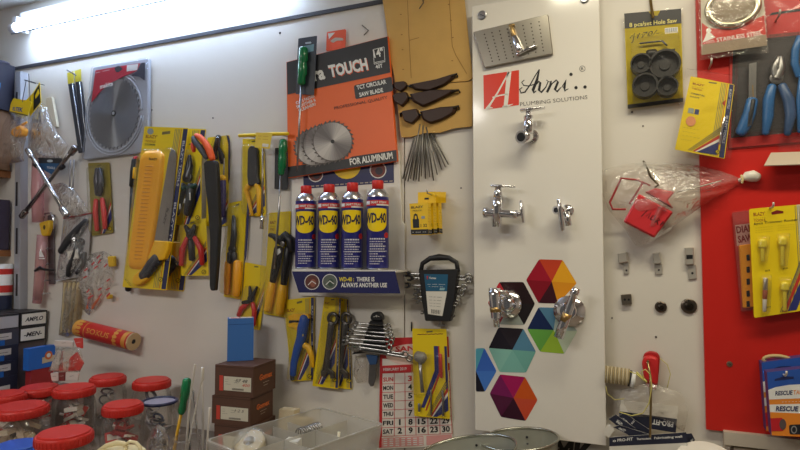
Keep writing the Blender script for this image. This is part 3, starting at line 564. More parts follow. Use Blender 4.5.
# knife and pliers pack
z = zz(3, 700, 0); t = thing('tool_set_pack', 'large red-backed blister with blue knife and pliers at right edge', 'package'); D = .016
mb = MB(M(188, 32, 26, .4)); mb.plate([(731, 6), (845, -14), (848, 138), (729, 148)], D, .0012); e = D+.0016
mb.m(M(44, 36, 36, .5)).flat([(733, 41.5), (846, 30), (847, 128), (731, 138)], e); mb.m(M(150, 60, 50, .5)).flat([(768, 37.8), (846, 29.6), (846, 27), (768, 34.6)], e); mb.m(M(58, 22, 22, .5)).text('TORY TOOLS', (769, 37.2), (799, 34), 2.4, e+.0003, .01); mb.m(M(30, 26, 28, .5)).flat([(769, 15.5), (846, 5), (846, 2), (772, 12.6)], e); mb.build('card', t)
BLG = M(40, 100, 158, .35)
mb = MB(BLG); mb.limb(z(157, 300, 148, 340, 135, 375, 122, 398), [5.2, 5.8, 6, 5], D+.014, fl=.6); mb.m(BLACK).limb(z(160, 300, 152, 345, 146, 372), [2, 2.2, 1.6], D+.020, fl=.6); mb.build('knife_handle', t)
mb = MB(M(150, 148, 145, .3, .8)); mb.plate(z(147, 192, 170, 186, 168, 300, 146, 305), D+.010, .006); mb.m(BRASS).stroke(z(158, 255, 160, 300), 1, D+.0165); mb.m(DSTEEL).plate(z(146, 335, 160, 332, 156, 375, 142, 380), D+.018, .004); mb.build('knife_blade', t)
PG = M(120, 118, 116, .3, .7)
pliers(t, z(229, 236)[0], [z(222, 205, 236, 172), z(244, 205, 242, 172)], [z(216, 258, 206, 300, 204, 350, 196, 400), z(246, 256, 266, 300, 272, 345, 262, 402)], [4, 5.2, 5, 3.2], D+.014, PG, [BLG, M(56, 84, 124, .35)], (5.2, 3.0), 6)
mb = MB(BLG); mb.limb(z(300, 110, 286, 150, 284, 190, 296, 228), [3, 3.6, 3.6, 3], D+.012, fl=.6); mb.limb(z(303, 232, 296, 300, 300, 395), [2, 2.4, 2.4], D+.012); mb.build('grip', t)
shell(t, [(735, 44), (846, 32), (847, 130), (732, 137)], D+.002, .030, .93); shell(t, [(730, 4), (847, -16), (850, 140), (728, 150)], D, .003, .99, 'tray_rim')
peg(780, 12, 0, .06, label='steel hook above the blue knife and pliers pack')
# pack lip below
t = thing('blister_pack', 'lower lip of a clear pack sticking out under the knife pack', 'package'); D = .004
mb = MB(M(40, 46, 92, .4)); mb.plate([(781, 120), (846, 118), (846, 151), (780, 151.5)], D, .003); mb.build('card', t)
a, b, c_, f_ = W(771, 152.6, .02), W(846, 150, .02), W(848, 162.5, .055), W(764, 165.4, .055)
mb = MB(M(196, 180, 160, .35)); mb.add([a, b, c_, f_]+[v+Vector((0, .001, -.0016)) for v in (a, b, c_, f_)], [(0, 3, 2, 1), (4, 5, 6, 7), (3, 7, 6, 2), (0, 4, 7, 3), (0, 1, 5, 4), (1, 2, 6, 5)]); mb.m(CL); p0 = W(778, 150, .008); mb.box((p0.x+.09, -.012, p0.z+.01), .18, .018, .03); mb.build('lip', t)
# bag with the red padlock box
z = zz(4.706, 600, 160)
t = thing('red_container', 'red can with wire bail handle sealed in a clear bag', 'container'); D = .022
Qb = z(183, 158, 345, 245, 256, 366, 110, 290)
mb = MB(M(205, 46, 52, .4)); mb.plate(rot2(Qb, 1.6), D, .034, .004); mb.m(BLACK)
P = quadmap(Qb)
for st_ in ([(.36, .55), (.40, .30), (.46, .48), (.52, .28), (.54, .5)], [(.60, .5), (.60, .36), (.68, .34), (.70, .46), (.61, .5)], [(.75, .52), (.77, .34), (.84, .38), (.78, .44), (.87, .54)], [(.92, .52), (.93, .36), (.99, .40), (.94, .46)]): mb.stroke([P(u, v+.02) for u, v in st_], .8, D+.0346)
mb.build('body', t)
mb = MB(M(220, 80, 84, .4)); mb.plate(rot2(z(212, 150, 262, 132, 352, 150, 318, 188, 345, 228), 1), D+.002, .022, .002); mb.build('lid', t)
mb = MB(M(160, 40, 40, .4)); mb.limb(z(120, 232, 60, 232, 46, 200, 100, 86, 180, 94, 200, 110, 140, 205), 1.1, D+.02); mb.limb(z(190, 100, 235, 120), 1, D+.02); mb.build('bail', t)
bag = sheet(subdiv(z(0, 50, 90, 25, 210, 8, 340, 15, 470, 26, 570, 52, 660, 84, 668, 104, 600, 150, 480, 216, 400, 275, 330, 330, 262, 372, 205, 402, 165, 402, 120, 330, 40, 235, 6, 150), 2, .3, 8), .012, .055, CLB, 12); t = thing('plastic_bag', 'knotted clear plastic bag around the red can on the wall', 'bag'); bag.build('film', t)
mb = MB(M(226, 220, 206, .35)); mb.limb(z(655, 96, 672, 88, 690, 78, 720, 75, 742, 82), [1.8, 2.2, 5, 6, 4.6], .022, n=9); mb.build('knot', t); mb = MB(M(214, 196, 140, .4)); mb.limb(z(664, 72, 672, 92, 668, 108), 1.1, .030); mb.build('tie', t)
mb = MB(M(190, 186, 176, .35, .5)); mb.limb(z(360, 150, 450, 130, 570, 98), [.9, .8, .6], .036); tag(mb.build('thin_rod'), 'thin silver rod lying inside the knotted clear bag', 'rod')
mb = MB(M(96, 84, 64, .35, .8)); mb.limb(z(205, 6, 222, 40, 240, 82, 262, 104, 275, 118, 258, 128), [1, 1.1, 1.1, 1, 1, .8], .04, dd=[0, .03, .06, .072, .075, .075]); tag(mb.build('wall_hook'), 'dark bent hook carrying the clear bag with red can', 'hook')
# six small cabinet fittings screwed to the wall
z = zz(2.5, 600, 150); NK = M(200, 194, 184, .3, .45)
def clip(name, P1, P2, tip, label):
    t = thing(name, label, 'fitting', 'small metal fittings on the wall')
    mb = MB(NK); mb.plate(rot2(z(*P1), .8), .0005, .012, .002); mb.build('clip_body', t); mb = MB(NK); mb.plate(rot2(z(*P2), .6), .0005, .004, .001); x, y = z(*tip)[0]; mb.m(BLACK).flat(circ(x, y, 1, n=10), .005); mb.build('tongue', t)
clip('cabinet_catch', (44, 258, 66, 254, 70, 280, 46, 284), (58, 282, 72, 280, 72, 310, 60, 310), (66, 301), 'metal catch, left of the upper row on bare wall')
clip('cabinet_catch', (132, 258, 150, 255, 154, 284, 134, 286), (136, 286, 156, 284, 156, 311, 138, 311), (147, 300), 'metal catch, middle of the upper row on bare wall')
t = thing('cabinet_catch', 'long metal catch, right of the upper row beside red board', 'fitting', 'small metal fittings on the wall')
mb = MB(NK); mb.plate(rot2(z(212, 244, 234, 243, 236, 286, 214, 288), .8), .0005, .012, .002); mb.m(BLACK).flat(z(216, 262, 232, 262, 232, 272, 216, 273), .0128); mb.build('clip_body', t); mb = MB(NK); mb.plate(rot2(z(218, 288, 240, 286, 242, 322, 222, 324), .6), .0005, .004, .001); mb.m(BLACK).flat(circ(*z(231, 308)[0], 1.2, n=10), .005); mb.build('tongue', t)
t = thing('magnet_catch', 'square metal catch, left of the lower row on bare wall', 'fitting', 'small metal fittings on the wall')
mb = MB(M(150, 140, 124, .3, .9)); mb.plate(rot2(z(52, 362, 78, 360, 80, 386, 55, 388), .8), .0005, .010, .001); mb.build('body', t); mb = MB(BLACK); mb.flat(circ(*z(62, 374)[0], 1.2), .011); mb.flat(circ(*z(72, 374)[0], 1.1), .011); mb.build('screw_hole', t)
for x, y, r, lab in ((152, 392, 14, 'small round dark metal knob, middle of the lower row'), (222, 390, 18.5, 'larger round metal knob, right of the lower row')):
    t = thing('round_knob', lab, 'fitting', 'small metal fittings on the wall'); (px, py), = z(x, y); R_ = r/2.5*mpp(px, py); c = W(px, py, .0005)
    mb = MB(M(104, 94, 84, .3, .9)); mb.lathe(c, (0, -1, 0), [(0, R_), (.004, R_), (.006, R_*.8), (.006, R_*.5)], 24); mb.build('rim', t); mb = MB(M(60, 54, 48, .3, .9)); mb.lathe(c+Vector((0, -.003, 0)), (0, -1, 0), [(0, R_*.6), (.006, R_*.5), (.008, R_*.2)], 16); mb.build('boss', t); mb = MB(BLACK); mb.flat(circ(px, py-r/2.5*.72, .9, n=8), .0068); mb.build('screw_hole', t)
# orange cutter pack behind the router card
z = zz(2.5, 600, 150); t = thing('cutter_pack', 'orange tool in clear pack half hidden behind router bit card', 'package'); D = .016
mb = MB(M(176, 60, 56, .45)); mb.plate(rot2(z(330, 157, 420, 146, 430, 392, 352, 402), 2), D, .0010); e = D+.0013; mb.m(M(196, 150, 140, .5)).flat(z(338, 188, 400, 180, 402, 232, 342, 240), e); mb.m(M(126, 20, 22, .5)).text('DIAM', z(342, 208)[0], z(385, 202)[0], 7, e+.0003, .03); mb.text('SAW', z(346, 232)[0], z(384, 226)[0], 7, e+.0003, .03); mb.build('card', t)
mb = MB(M(232, 150, 30, .4)); mb.plate(rot2(z(348, 238, 400, 232, 404, 390, 358, 396), 2), D+.001, .012, .002); mb.m(BLACK)
for y in (262, 292, 322, 352, 378): mb.plate(rot2(z(366, y, 374, y-1, 375, y+14, 367, y+15), .8), D+.012, .002)
mb.build('orange_tool', t); shell(t, z(327, 154, 424, 142, 434, 396, 350, 406), D-.001, .018, .96)
# router bit card
t = thing('router_bit_pack', 'yellow carded pack of router bits on the red board', 'package'); D = .040
Q = [(749, 209), (838, 201), (846, 304), (754, 318)]
def ex(mb, qm, e):
    mb.m(M(60, 46, 20, .5)); mb.qtext('6pcs Trimmer Router Bits', qm, .045, .155, .62, .155, .024, e, .01)
    for i in range(3):
        for u in (.06, .30): mb.qtext('- - - - - - -', qm, u, .19+i*.022, u+.18, .19+i*.022, .012, e)
    mb.m(M(214, 206, 170, .45)).qflat(qm, [(.52, 0), (.56, 0), (.56, .6), (.52, .65)], e)
    for i in range(7): mb.m(M(120, 116, 90, .5)); u = .50+.022*i; mb.qflat(qm, [(u, .01), (u+.006, .01), (u+.006, .58-.05*i), (u-.22, .985), (u-.228, .985), (u, .58-.05*i)], e+.0002)
    mb.m(M(196, 56, 40, .5)).qflat(qm, [(.31, .985), (.345, .985), (.62, .53), (.62, .46)], e+.0003); mb.m(M(46, 52, 120, .5)).qflat(qm, [(.355, .985), (.45, .985), (.68, .58), (.66, .49)], e+.0004)
    mb.m(M(120, 100, 20, .5)); [mb.qtext(s_, qm, u, v, u+.05, v, .018, e) for s_, u, v in (('#1/4', .14, .60), ('#1/4', .33, .60), ('#1/4', .13, .93), ('#1/4', .32, .93))]
    mb.m(M(150, 40, 25, .5)); mb.qtext("BLAZY'", qm, .045, .072, .17, .072, .034, e, .01); mb.qtext('TOOLS', qm, .045, .128, .17, .128, .024, e, .01); mb.m(M(110, 50, 20, .5)).qtext('- - - - - -', qm, .045, .098, .17, .098, .014, e, .01)
    mb.m(M(120, 20, 16, .5)).qflat(qm, [(.24, .05), (.30, .035), (.37, .05), (.37, .07), (.24, .075)], e)
qm = ycard(t, Q, D, brand=False, stripes=None, hole=False, extra=ex, circle=False, r=2)
BIT = M(238, 216, 60, .3); z = zz(2.5, 600, 150)
for i, (x0, y0, x1, y1) in enumerate(((406, 228, 407, 276), (456, 222, 456, 288), (462, 335, 462, 400))):
    mb = MB(BIT); mb.limb(z(x0, y0, x0, y0+14, x0, y0+18, x1, y1), [4, 4, 1.8, 1.8], D+.006, fl=.6); mb.build('router_bit', t)
mb = MB(M(190, 180, 170, .3, .8)); mb.limb(z(414, 322, 413, 350), [2.2, 2.2], D+.008); mb.m(M(170, 90, 60, .4)).limb(z(413, 350, 412, 372), [2.2, 2.2], D+.008); mb.m(M(220, 214, 200, .4)).limb(z(412, 372, 411, 402), [2, 1.6], D+.008); mb.build('router_bit', t)
for P in (z(392, 214, 424, 212, 422, 250, 416, 284, 398, 286, 394, 250), z(440, 210, 474, 206, 472, 250, 466, 294, 448, 296, 444, 250), z(400, 312, 428, 309, 424, 408, 402, 412), z(446, 318, 478, 316, 474, 404, 450, 408)): shell(t, P, D+.001, .014, .8)
peg(773.5, 205, 0, .075, label='steel hook carrying the yellow router bit card')
# screw in the red board
mb = MB(M(150, 130, 110, .35, .8)); c = W(729.5, 364, .012); mb.lathe(c, (0, -1, 0), [(0, .0065), (.002, .006), (.003, .003)], 14); mb.m(DSTEEL).stroke([(728.2, 363.4), (730.8, 364.6)], .7, .0152); tag(mb.build('screw'), 'round screw head in the plain lower red board', 'screw')
# ledge under the red board
a = W(724, 431, .03); zt = a.z
mb = MB(M(196, 186, 170, .55, noise=.08, scale=10)); mb.quad((a.x, -.03, zt-.03), (1.4, 0, 0), (0, .026, 0), (0, 0, .028)); mb.quad((a.x, -.022, zt-.30), (.012, 0, 0), (0, .018, 0), (0, 0, .27)); mb.quad((a.x+.02, -.014, zt-.30), (1.3, 0, 0), (0, .010, 0), (0, 0, .262)); mb.build('trim_2', kind='structure')
mb = MB(M(228, 222, 212, .6)); c = W(708, 466, .10); mb.lathe(c, (0.05, -.5, .86), [(0, .062), (.003, .065), (.004, .06), (.001, .04)], 28); tag(mb.build('paper_disc'), 'pale round disc at bottom beside the navy card bags', 'disc')
# tape packs
z = zz(4.09, 740, 340)
def tapepack(Q, D, dep, label, front):
    t = thing('tape_pack', label, 'package', 'blue and orange tape packs')
    qm = quadmap(Q); mb = MB(M(70, 60, 120, .45)); mb.plate(Q, D, dep, .001); e = D+dep+.0003; mb.build('box', t)
    mb = MB(M(44, 88, 176, .4)); mb.qflat(qm, [(0, 0), (1, 0), (1, .42), (0, .42)], e)
    mb.m(WHITE).qflat(qm, [(0, .27), (.15, .235), (.4, .215), (.7, .22), (1, .26), (1, .42), (0, .42)], e+.0003)
    mb.m(M(232, 140, 50, .45)).qflat(qm, [(0, .42), (1, .42), (1, .50), (0, .50)], e); mb.m(WHITE).qflat(qm, [(0, .50), (1, .50), (1, .66), (0, .62)], e); mb.m(M(236, 140, 44, .45)).qflat(qm, [(0, .62), (1, .66), (1, 1), (0, 1)], e)
    mb.m(M(34, 44, 96, .5)).qtext('RESCUE', qm, .13, .36, .47, .36, .065, e+.0006, .03, .2); mb.qtext('RESCUE', qm, .12, .60, .56, .61, .075, e+.0006, .03, .2); mb.m(M(226, 130, 40, .5)).qtext('TAPE', qm, .48, .36, .68, .36, .065, e+.0006, .01, .2); mb.qtext('TAPE', qm, .58, .61, .86, .61, .075, e+.0006, .01, .2); mb.m(WHITE).qtext('- - - - - -', qm, .25, .475, .6, .475, .03, e+.0006)
    mb.m(M(34, 44, 96, .5)).qflat(qm, [(.14, .115), (.3, .085), (.5, .10), (.5, .13), (.14, .14)], e+.0003)
    mb.m(M(196, 34, 44, .45)); A = [qm(.06+.10*math.cos(q)+.02, .83+.11*math.sin(q)) for q in [i*math.pi/8 for i in range(16)]]; mb.flat([qm(.0, .72), qm(.24, .71), qm(.24, .92), qm(.0, .93)], e+.0006); mb.m(M(92, 78, 78, .5)).flat(circ(*qm(.24, .815), 3.4, 5.4), e+.0009)
    mb.m(M(34, 34, 40, .5)).flat(rot2([qm(.36, .82), qm(.72, .80), qm(.72, .96), qm(.36, .97)], 2), e+.0006); mb.m(M(150, 146, 146, .5)).flat(circ(*qm(.45, .895), 3, 4), e+.0009); mb.m(M(34, 34, 40, .5)).flat(circ(*qm(.45, .895), 2, 2.8), e+.0011); mb.build('print', t)
    return t
tapepack(z(88, 92, 330, 60, 335, 350, 108, 372), .014, .030, 'blue tape pack hanging directly on the red board', 0)
t = tapepack(z(110, 132, 340, 108, 350, 400, 130, 390), .064, .030, 'blue and orange tape pack, front one on its hook', 1)
mb = MB(M(196, 170, 120, .5)); c = W(777.5, 360.5, .03); mb.tube([c+Vector((math.cos(a)*.026, 0, math.sin(a)*.010)) for a in [i*math.pi/10 for i in range(20)]], .004, 6, closed=True); tag(mb.build('tape_roll'), 'beige roll peeking over the blue tape packs', 'roll')
peg(786.6, 374, 0, .12, label='steel hook carrying the blue tape packs', dz=.006)
# cable spool, red tape reel, wire hook and navy header bags
z = zz(4.09, 600, 340)
t = thing('cable_spool', 'small spool wound with cream cable beside the red reel', 'spool'); D = .030
mb = MB(M(206, 190, 150, .6)); P0, P1 = z(24, 140)[0], z(118, 152)[0]
for i in range(13):
    k = i/12; x, y = P0[0]+(P1[0]-P0[0])*k, P0[1]+(P1[1]-P0[1])*k; mb.m(M(226, 212, 176, .6) if i % 2 else M(176, 158, 118, .6)); mb.limb([(x-.75, y-.1), (x, y), (x+.75, y+.1)], [8.2, 8.9, 8.2], D, rnd=False, n=16)
mb.build('cable_winding', t); mb = MB(BLACK); mb.limb(z(118, 156, 126, 158), [8.2, 8.2], D, rnd=False, n=18); mb.build('spool_rim', t); mb = MB(WHITE); mb.limb(z(127, 160, 144, 164), [8, 8], D, rnd=False, n=18); mb.build('spool_end', t)
t = thing('chalk_reel', 'red rounded reel hanging on the wall above navy cards', 'reel')
mb = MB(M(176, 36, 38, .4)); mb.plate(rot2(z(175, 75, 182, 55, 205, 46, 235, 52, 246, 72, 242, 120, 236, 185, 228, 208, 192, 190, 178, 150), 2.4), .002, .010, .002); mb.build('back_shell', t)
mb = MB(M(208, 44, 46, .35)); mb.plate(rot2(z(171, 95, 180, 72, 205, 66, 235, 76, 240, 95, 236, 180, 226, 188, 180, 160), 2.2), .012, .022, .004); mb.build('front_shell', t)
mb = MB(M(150, 130, 90, .3, .9)); mb.limb(z(196, 92, 206, 150, 208, 250, 205, 398), [1.1, 1.2, 1.2, 1.1], .06, dd=[.045, .06, .07, .085]); a = W(648, 362, .045); mb.tube([(a.x, .004, a.z), a], .0028, 6); tag(mb.build('wall_hook'), 'long brass hook rod in front of the red reel', 'hook')
mb = MB(M(206, 196, 110, .5)); mb.limb(z(120, 128, 150, 140, 182, 168, 178, 150, 168, 130, 185, 120, 205, 140, 212, 190, 200, 260, 175, 300, 130, 310, 80, 295), .55, .072, n=5); mb.limb(z(150, 132, 185, 165, 190, 172), 1.1, .07, n=6); mb.limb(z(245, 75, 275, 100, 288, 140, 275, 195), .4, .03, n=5); mb.limb(z(24, 190, 30, 220, 60, 245, 100, 240), .4, .05, n=5); tag(mb.build('string'), 'loose yellow string looped around the brass hook rod', 'string')
DN = M(38, 42, 62, .45)
z = zz(6.667, 600, 395)
def hbag(Q, d, v1, txt, label, flip=False):
    t = thing('header_bag', label, 'bag', 'navy header card bags below the red reel'); qm = quadmap(Q); mb = MB(PAPER); mb.plate(rot2(Q, 1), d, .0015); e = d+.0018
    mb.m(DN).qflat(qm, [(0, 0), (1, 0), (1, v1), (0, v1)], e) if not flip else mb.m(DN).qflat(qm, [(0, v1), (1, v1), (1, 1), (0, 1)], e)
    mb.m(WHITE)
    for s_, u0, va, u1, vb, h in txt: mb.qtext(s_, qm, u0, va, u1, vb, h, e+.0003, .02)
    mb.build('card', t); return t, qm, e
t, qm, e = hbag(z(140, 34, 522, 76, 505, 252, 120, 190), .036, .48, (), 'upside-down white and navy card behind the other navy bags', True)
mb = MB(WHITE); 
def fn(u, v): x, y = qm(.95-.34*u, .62+.20*v); return W(x, y, e+.0004)
mb.textf('PRO-FIT', fn, .03); mb.m(BLACK)
for i in range(3): mb.qtext('--- -- ---', qm, .36-.02*i, .16+.07*i, .62, .17+.07*i, .03, e+.0004)
mb.build('print', t)
hbag(z(122, 140, 160, 118, 335, 235, 320, 300), .044, 1, [('P', .12, .5, .2, .5, .35), ('- - -', .3, .6, .8, .6, .3)], 'narrow navy card slanting down behind the front card bag')
hbag(z(58, 160, 105, 130, 240, 225, 215, 290), .050, 1, [('PRO', .25, .55, .6, .5, .28)], 'tilted navy card poking out at the left of the pile')
hbag(z(88, 215, 130, 200, 330, 262, 320, 330), .056, 1, [('PRO-', .22, .5, .5, .5, .3), ('o', .08, .5, .18, .5, .3)], 'navy card lying just above the front card bag')
mb = MB(PAPER); mb.plate(z(45, 200, 75, 190, 98, 232, 60, 285, 25, 262), .046, .001); tag(mb.build('paper_slip'), 'small white paper slip left of the navy card pile', 'paper')
hbag(z(520, 262, 610, 255, 650, 330, 648, 450, 540, 450)[:4], .040, .55, [('-fabric-', .3, .42, .8, .42, .12)], 'navy and white card bag showing at right behind front one')
hbag(z(62, 282, 575, 248, 596, 480, 62, 480), .064, .31, [('PRO-FIT', .12, .17, .34, .15, .10), ('Thermostatic', .39, .15, .58, .15, .07), ('Fabricating wall', .62, .15, .95, .15, .07), ('-- ----', .45, .46, .62, .46, .05), ('o', .05, .17, .10, .17, .1)], 'front navy and white card bag at the bottom of hook rod')
mb = sheet(subdiv(zz(4.09, 600, 340)(90, 200, 215, 175, 330, 215, 362, 285, 345, 375, 250, 330, 120, 320, 70, 270), 3, .5, 6), .03, .02, CLB, 9); tag(mb.build('plastic_bag'), 'empty crinkled clear bag behind the brass hook rod', 'bag')
# ================================================================= middle lower wall
# rods bundle under the cardboard
z = zz(2.37, 380, 0)
RO = ['leftmost']+[w_+' from the left' for w_ in 'second third fourth fifth sixth seventh eighth ninth tenth eleventh twelfth thirteenth fourteenth'.split()]+['rightmost']
ENDS = [(54, 424), (60, 428), (66, 430), (72, 424), (79, 428), (86, 426), (92, 430), (98, 418), (108, 424), (118, 420), (127, 428), (136, 414), (146, 402), (155, 396), (162, 390)]
for i, (x, y) in enumerate(ENDS):
    (bx, by), = z(x, y); tx, ty = 418+i*.75, 124+(i % 3)*1.5; mb = MB(M(150, 146, 140, .4, .8) if i % 2 else M(110, 106, 100, .4, .8))
    d = .007+.0016*(i % 4); mb.limb([(tx, ty), ((tx+bx)/2, (ty+by)/2), (bx, by)], [.8, .8, .65], d, rnd=False, n=6)
    tag(mb.build('thin_rod'), 'thin grey metal rod under the cardboard, %s in the fan' % RO[i], 'rod', 'rods hanging under the cardboard')
# padlock boxes on one hook
z = zz(7.5, 400, 180)
fq = z(70, 178, 205, 166, 213, 410, 84, 412); tab = z(134, 92, 266, 85, 262, 172, 128, 178)
PY = M(240, 196, 20, .45); Df = .108
def padbox(d1, label):
    t = thing('padlock_box', label, 'box', 'yellow padlock boxes on one hook'); dep = .028
    P = [W(x, y, Df) for x, y in fq]; dx = (Df-d1)*.10; P = [Vector((p.x+dx, -d1, p.z+dx*.8)) for p in P]; B = [Vector((p.x, -(d1-dep), p.z)) for p in P]
    mb = MB(PY); mb.add(P+B, [(0, 3, 2, 1), (4, 5, 6, 7), (0, 1, 5, 4), (1, 2, 6, 5), (2, 3, 7, 6), (3, 0, 4, 7)]); CT = mb.build('carton', t)
    L = lambda k, u, v: P[0]*(1-u)*(1-v)+P[1]*u*(1-v)+P[2]*u*v+P[3]*(1-u)*v+Vector((0, -k, 0))
    S = lambda k, u, v: P[1]*(1-u)*(1-v)+B[1]*u*(1-v)+B[2]*u*v+P[2]*(1-u)*v+Vector((k, 0, 0))
    mb = MB(BLACK); mb.poly3([L(.0004, *q) for q in ((0, .83), (0, .985), (1, .985), (1, .83))]); mb.poly3([S(.0004, *q) for q in ((0, .84), (0, .985), (1, .985), (1, .84))])
    mb.textf('BLAZY', lambda u, v: L(.0004, .1+.66*u, .16-.07*v), .02); mb.textf('PADLOCK', lambda u, v: L(.0004, .18+.5*u, .26-.05*v), .0)
    mb.poly3([L(.0004, u, v) for u, v in ((.14, .5), (.14, .78), (.5, .78), (.5, .5))]); mb.poly3([L(.0004, u, v) for u, v in ((.22, .36), (.18, .5), (.46, .5), (.42, .36), (.32, .32))]); mb.textf('1 32', lambda u, v: L(.0004, .58+.36*u, .76-.1*v), .01)
    mb.m(M(150, 160, 170, .5)).poly3([L(.0005, u, v) for u, v in ((.64, .42), (.64, .5), (.84, .5), (.84, .42))]); mb.m(PY).poly3([L(.0006, u, v) for u, v in ((.28, .40), (.26, .5), (.38, .5), (.36, .40))])
    mb.m(M(90, 70, 20, .5))
    for i in range(7): mb.textf('--- - --', lambda u, v: S(.0005, .12+.7*u, .16+i*.09-.04*v), .01)
    mb.m(WHITE).textf('- --- --', lambda u, v: L(.0006, .08+.8*u, .93-.05*v), .02); mb.textf('-- --', lambda u, v: S(.0006, .15+.7*u, .93-.05*v), .02); mb.build('print', CT)
    T_ = [W(x, y, Df-dep) for x, y in tab]; mb = MB(PY); yb = -(d1-dep); zt = T_[0].z+dx*.8
    x0, x1 = T_[0].x+dx, T_[1].x+dx; mb.box(((x0+x1)/2, yb+.0008, (P[1].z+zt)/2), x1-x0, .0012, zt-P[1].z); mb.m(BLACK).box(((x0+x1)/2, yb+.0001, zt-.018), .012, .0005, .005); mb.build('hang_tab', t)
padbox(.040, 'yellow padlock box nearest the wall on the shared hook')
padbox(.074, 'yellow padlock box in the middle of the hook')
padbox(.108, 'yellow padlock box at the front of the hook')
mb = MB(STEEL); c = W(428, 193.5, Df); mb.tube([(c.x, .004, c.z), (c.x, -.112, c.z), (c.x, -.116, c.z+.01)], .0018, 6); tag(mb.build('wall_hook'), 'thin steel hook carrying the yellow padlock boxes', 'hook')
# spanners
SPM = M(168, 166, 162, .24, .95)
def spanner(A, B, r, d, label, group, ring=True, ja=1.0):
    t = thing('spanner', label, 'spanner', group); A = Vector(A); B = Vector(B); u = (B-A).normalized(); n = Vector((-u.y, u.x))
    mb = MB(SPM); mb.limb([tuple(A+u*r*2), tuple(A+u*r*3.5), tuple(B-u*r*3.2), tuple(B-u*r*2)], [r*.9, r*.62, r*.62, r*.9], d, fl=.5, rnd=False, n=8); mb.build('shaft', t)
    mb = MB(SPM); J = [A+u*r*2.6+n*r*.8, A+u*r*1.2+n*r*1.5, A-u*r*.3+n*r*1.25, A-u*r*.2+n*r*.55, A+u*r*1.2+n*r*.5, A+u*r*1.2-n*r*.5, A-u*r*.2-n*r*.55, A-u*r*.3-n*r*1.25, A+u*r*1.2-n*r*1.5, A+u*r*2.6-n*r*.8]; mb.plate([tuple(p) for p in J], d-.003, .006, .0008); mb.build('open_end', t)
    c = W(*(B-u*r), d); R_ = r*1.25*mpp(*B, d); mb = MB(SPM); mb.tube([c+Vector((math.cos(a)*R_, 0, math.sin(a)*R_)) for a in [i*math.pi/8 for i in range(16)]], R_*.42, 6, closed=True, nrm=(0, 1, 0)); mb.build('ring_end', t)
ORD = ['topmost', 'second from the top', 'third from the top', 'fourth from the top', 'fifth from the top', 'sixth from the top', 'seventh from the top', 'lowest']
z = zz(5, 400, 240); t = thing('spanner_rack', 'black plastic spanner rack with blue label and carry handle', 'rack'); D = .012
mb = MB(BLACK); mb.plate(rot2(z(92, 150, 290, 146, 272, 300, 250, 408, 125, 405, 108, 300), 1.5), D, .022, .002); RB = mb.build('rack_body', t)
mb = MB(BLACK); mb.limb(z(104, 158, 112, 118, 150, 92, 195, 86, 245, 90, 282, 112, 290, 156), [2.4, 2.4, 2.6, 3.4, 2.6, 2.4, 2.4], D+.012, fl=.8); mb.build('handle', t)
Ql = z(120, 170, 240, 172, 235, 256, 130, 255); e = D+.0225; mb = MB(M(30, 92, 128, .4)); mb.flat(Ql, e); q = quadmap(Ql); mb.m(WHITE).qtext('Vertex', q, .2, .26, .5, .26, .12, e+.0004, .02); mb.qtext('-- --- ----', q, .1, .6, .9, .6, .1, e+.0004); mb.qtext('- ---- --', q, .15, .74, .8, .74, .1, e+.0004); mb.m(M(140, 180, 190, .5)).qflat(q, [(.66, .78), (.9, .78), (.86, .94), (.64, .94)], e+.0004); mb.m(RED).qflat(q, [(.1, .1), (.16, .1), (.14, .28), (.1, .28)], e+.0004)
Ql = z(130, 256, 235, 257, 212, 380, 140, 370); mb.m(PAPER).flat(Ql, e); q = quadmap(Ql); mb.m(M(70, 70, 72, .5)); [mb.qtext('--- -- ----', q, .15, .2+.12*i, .8, .2+.12*i, .06, e+.0004) for i in range(4)]
for i in range(12): mb.qflat(q, [(.25+i*.05, .7), (.25+i*.05+.015+.012*(i % 3 == 0), .7), (.25+i*.05+.015+.012*(i % 3 == 0), .93), (.25+i*.05, .93)], e+.0004)
mb.build('label', RB)
for i, (a, b, r) in enumerate((((20, 168), (352, 184), 2.3), ((38, 190), (356, 198), 2.2), ((25, 226), (330, 236), 2.1), ((70, 256), (318, 264), 2.0), ((66, 284), (300, 292), 1.8), ((80, 304), (286, 322), 1.6), ((104, 362), (272, 378), 1.3))):
    A, B = z(*a)[0], z(*b)[0]; spanner(A, B, r, D+.008+.004*(i % 3), 'chrome spanner in the blue-labelled black rack, '+(ORD[i] if i < 6 else 'lowest'), 'spanners in the blue-labelled rack')
mb = MB(STEEL); mb.limb([(440.5, 319), (441.5, 323), (438, 325.5), (445, 325.5)], [1.8, 1.8, 1.4, 1.4], .012); tag(mb.build('small_clip'), 'small steel clip hanging under the blue-labelled spanner rack', 'clip')
z = zz(4.5, 330, 300); t = thing('spanner_holder', 'black clip holder fanned with spanners over the calendar corner', 'holder'); D = .022
mb = MB(BLACK); mb.plate(rot2(z(182, 92, 180, 72, 192, 56, 210, 52, 228, 60, 236, 78, 234, 94), 2.2), D+.001, .016, .002); mb.m(PAPER).text('-+-', z(196, 80)[0], z(222, 78)[0], 3, D+.0176); mb.build('head', t)
mb = MB(BLACK); mb.plate(rot2(z(180, 92, 236, 92, 244, 180, 258, 252, 195, 232, 95, 246, 145, 200, 165, 140), 1.4), D, .008, .001); mb.build('spine', t)
SP2 = (((108, 104), (272, 116), 1.6), ((98, 122), (276, 134), 1.7), ((84, 138), (282, 152), 1.8), ((76, 152), (288, 172), 1.9), ((62, 174), (284, 190), 2.0), ((56, 190), (276, 214), 2.1), ((84, 206), (350, 246), 2.2), ((104, 218), (368, 262), 2.3))
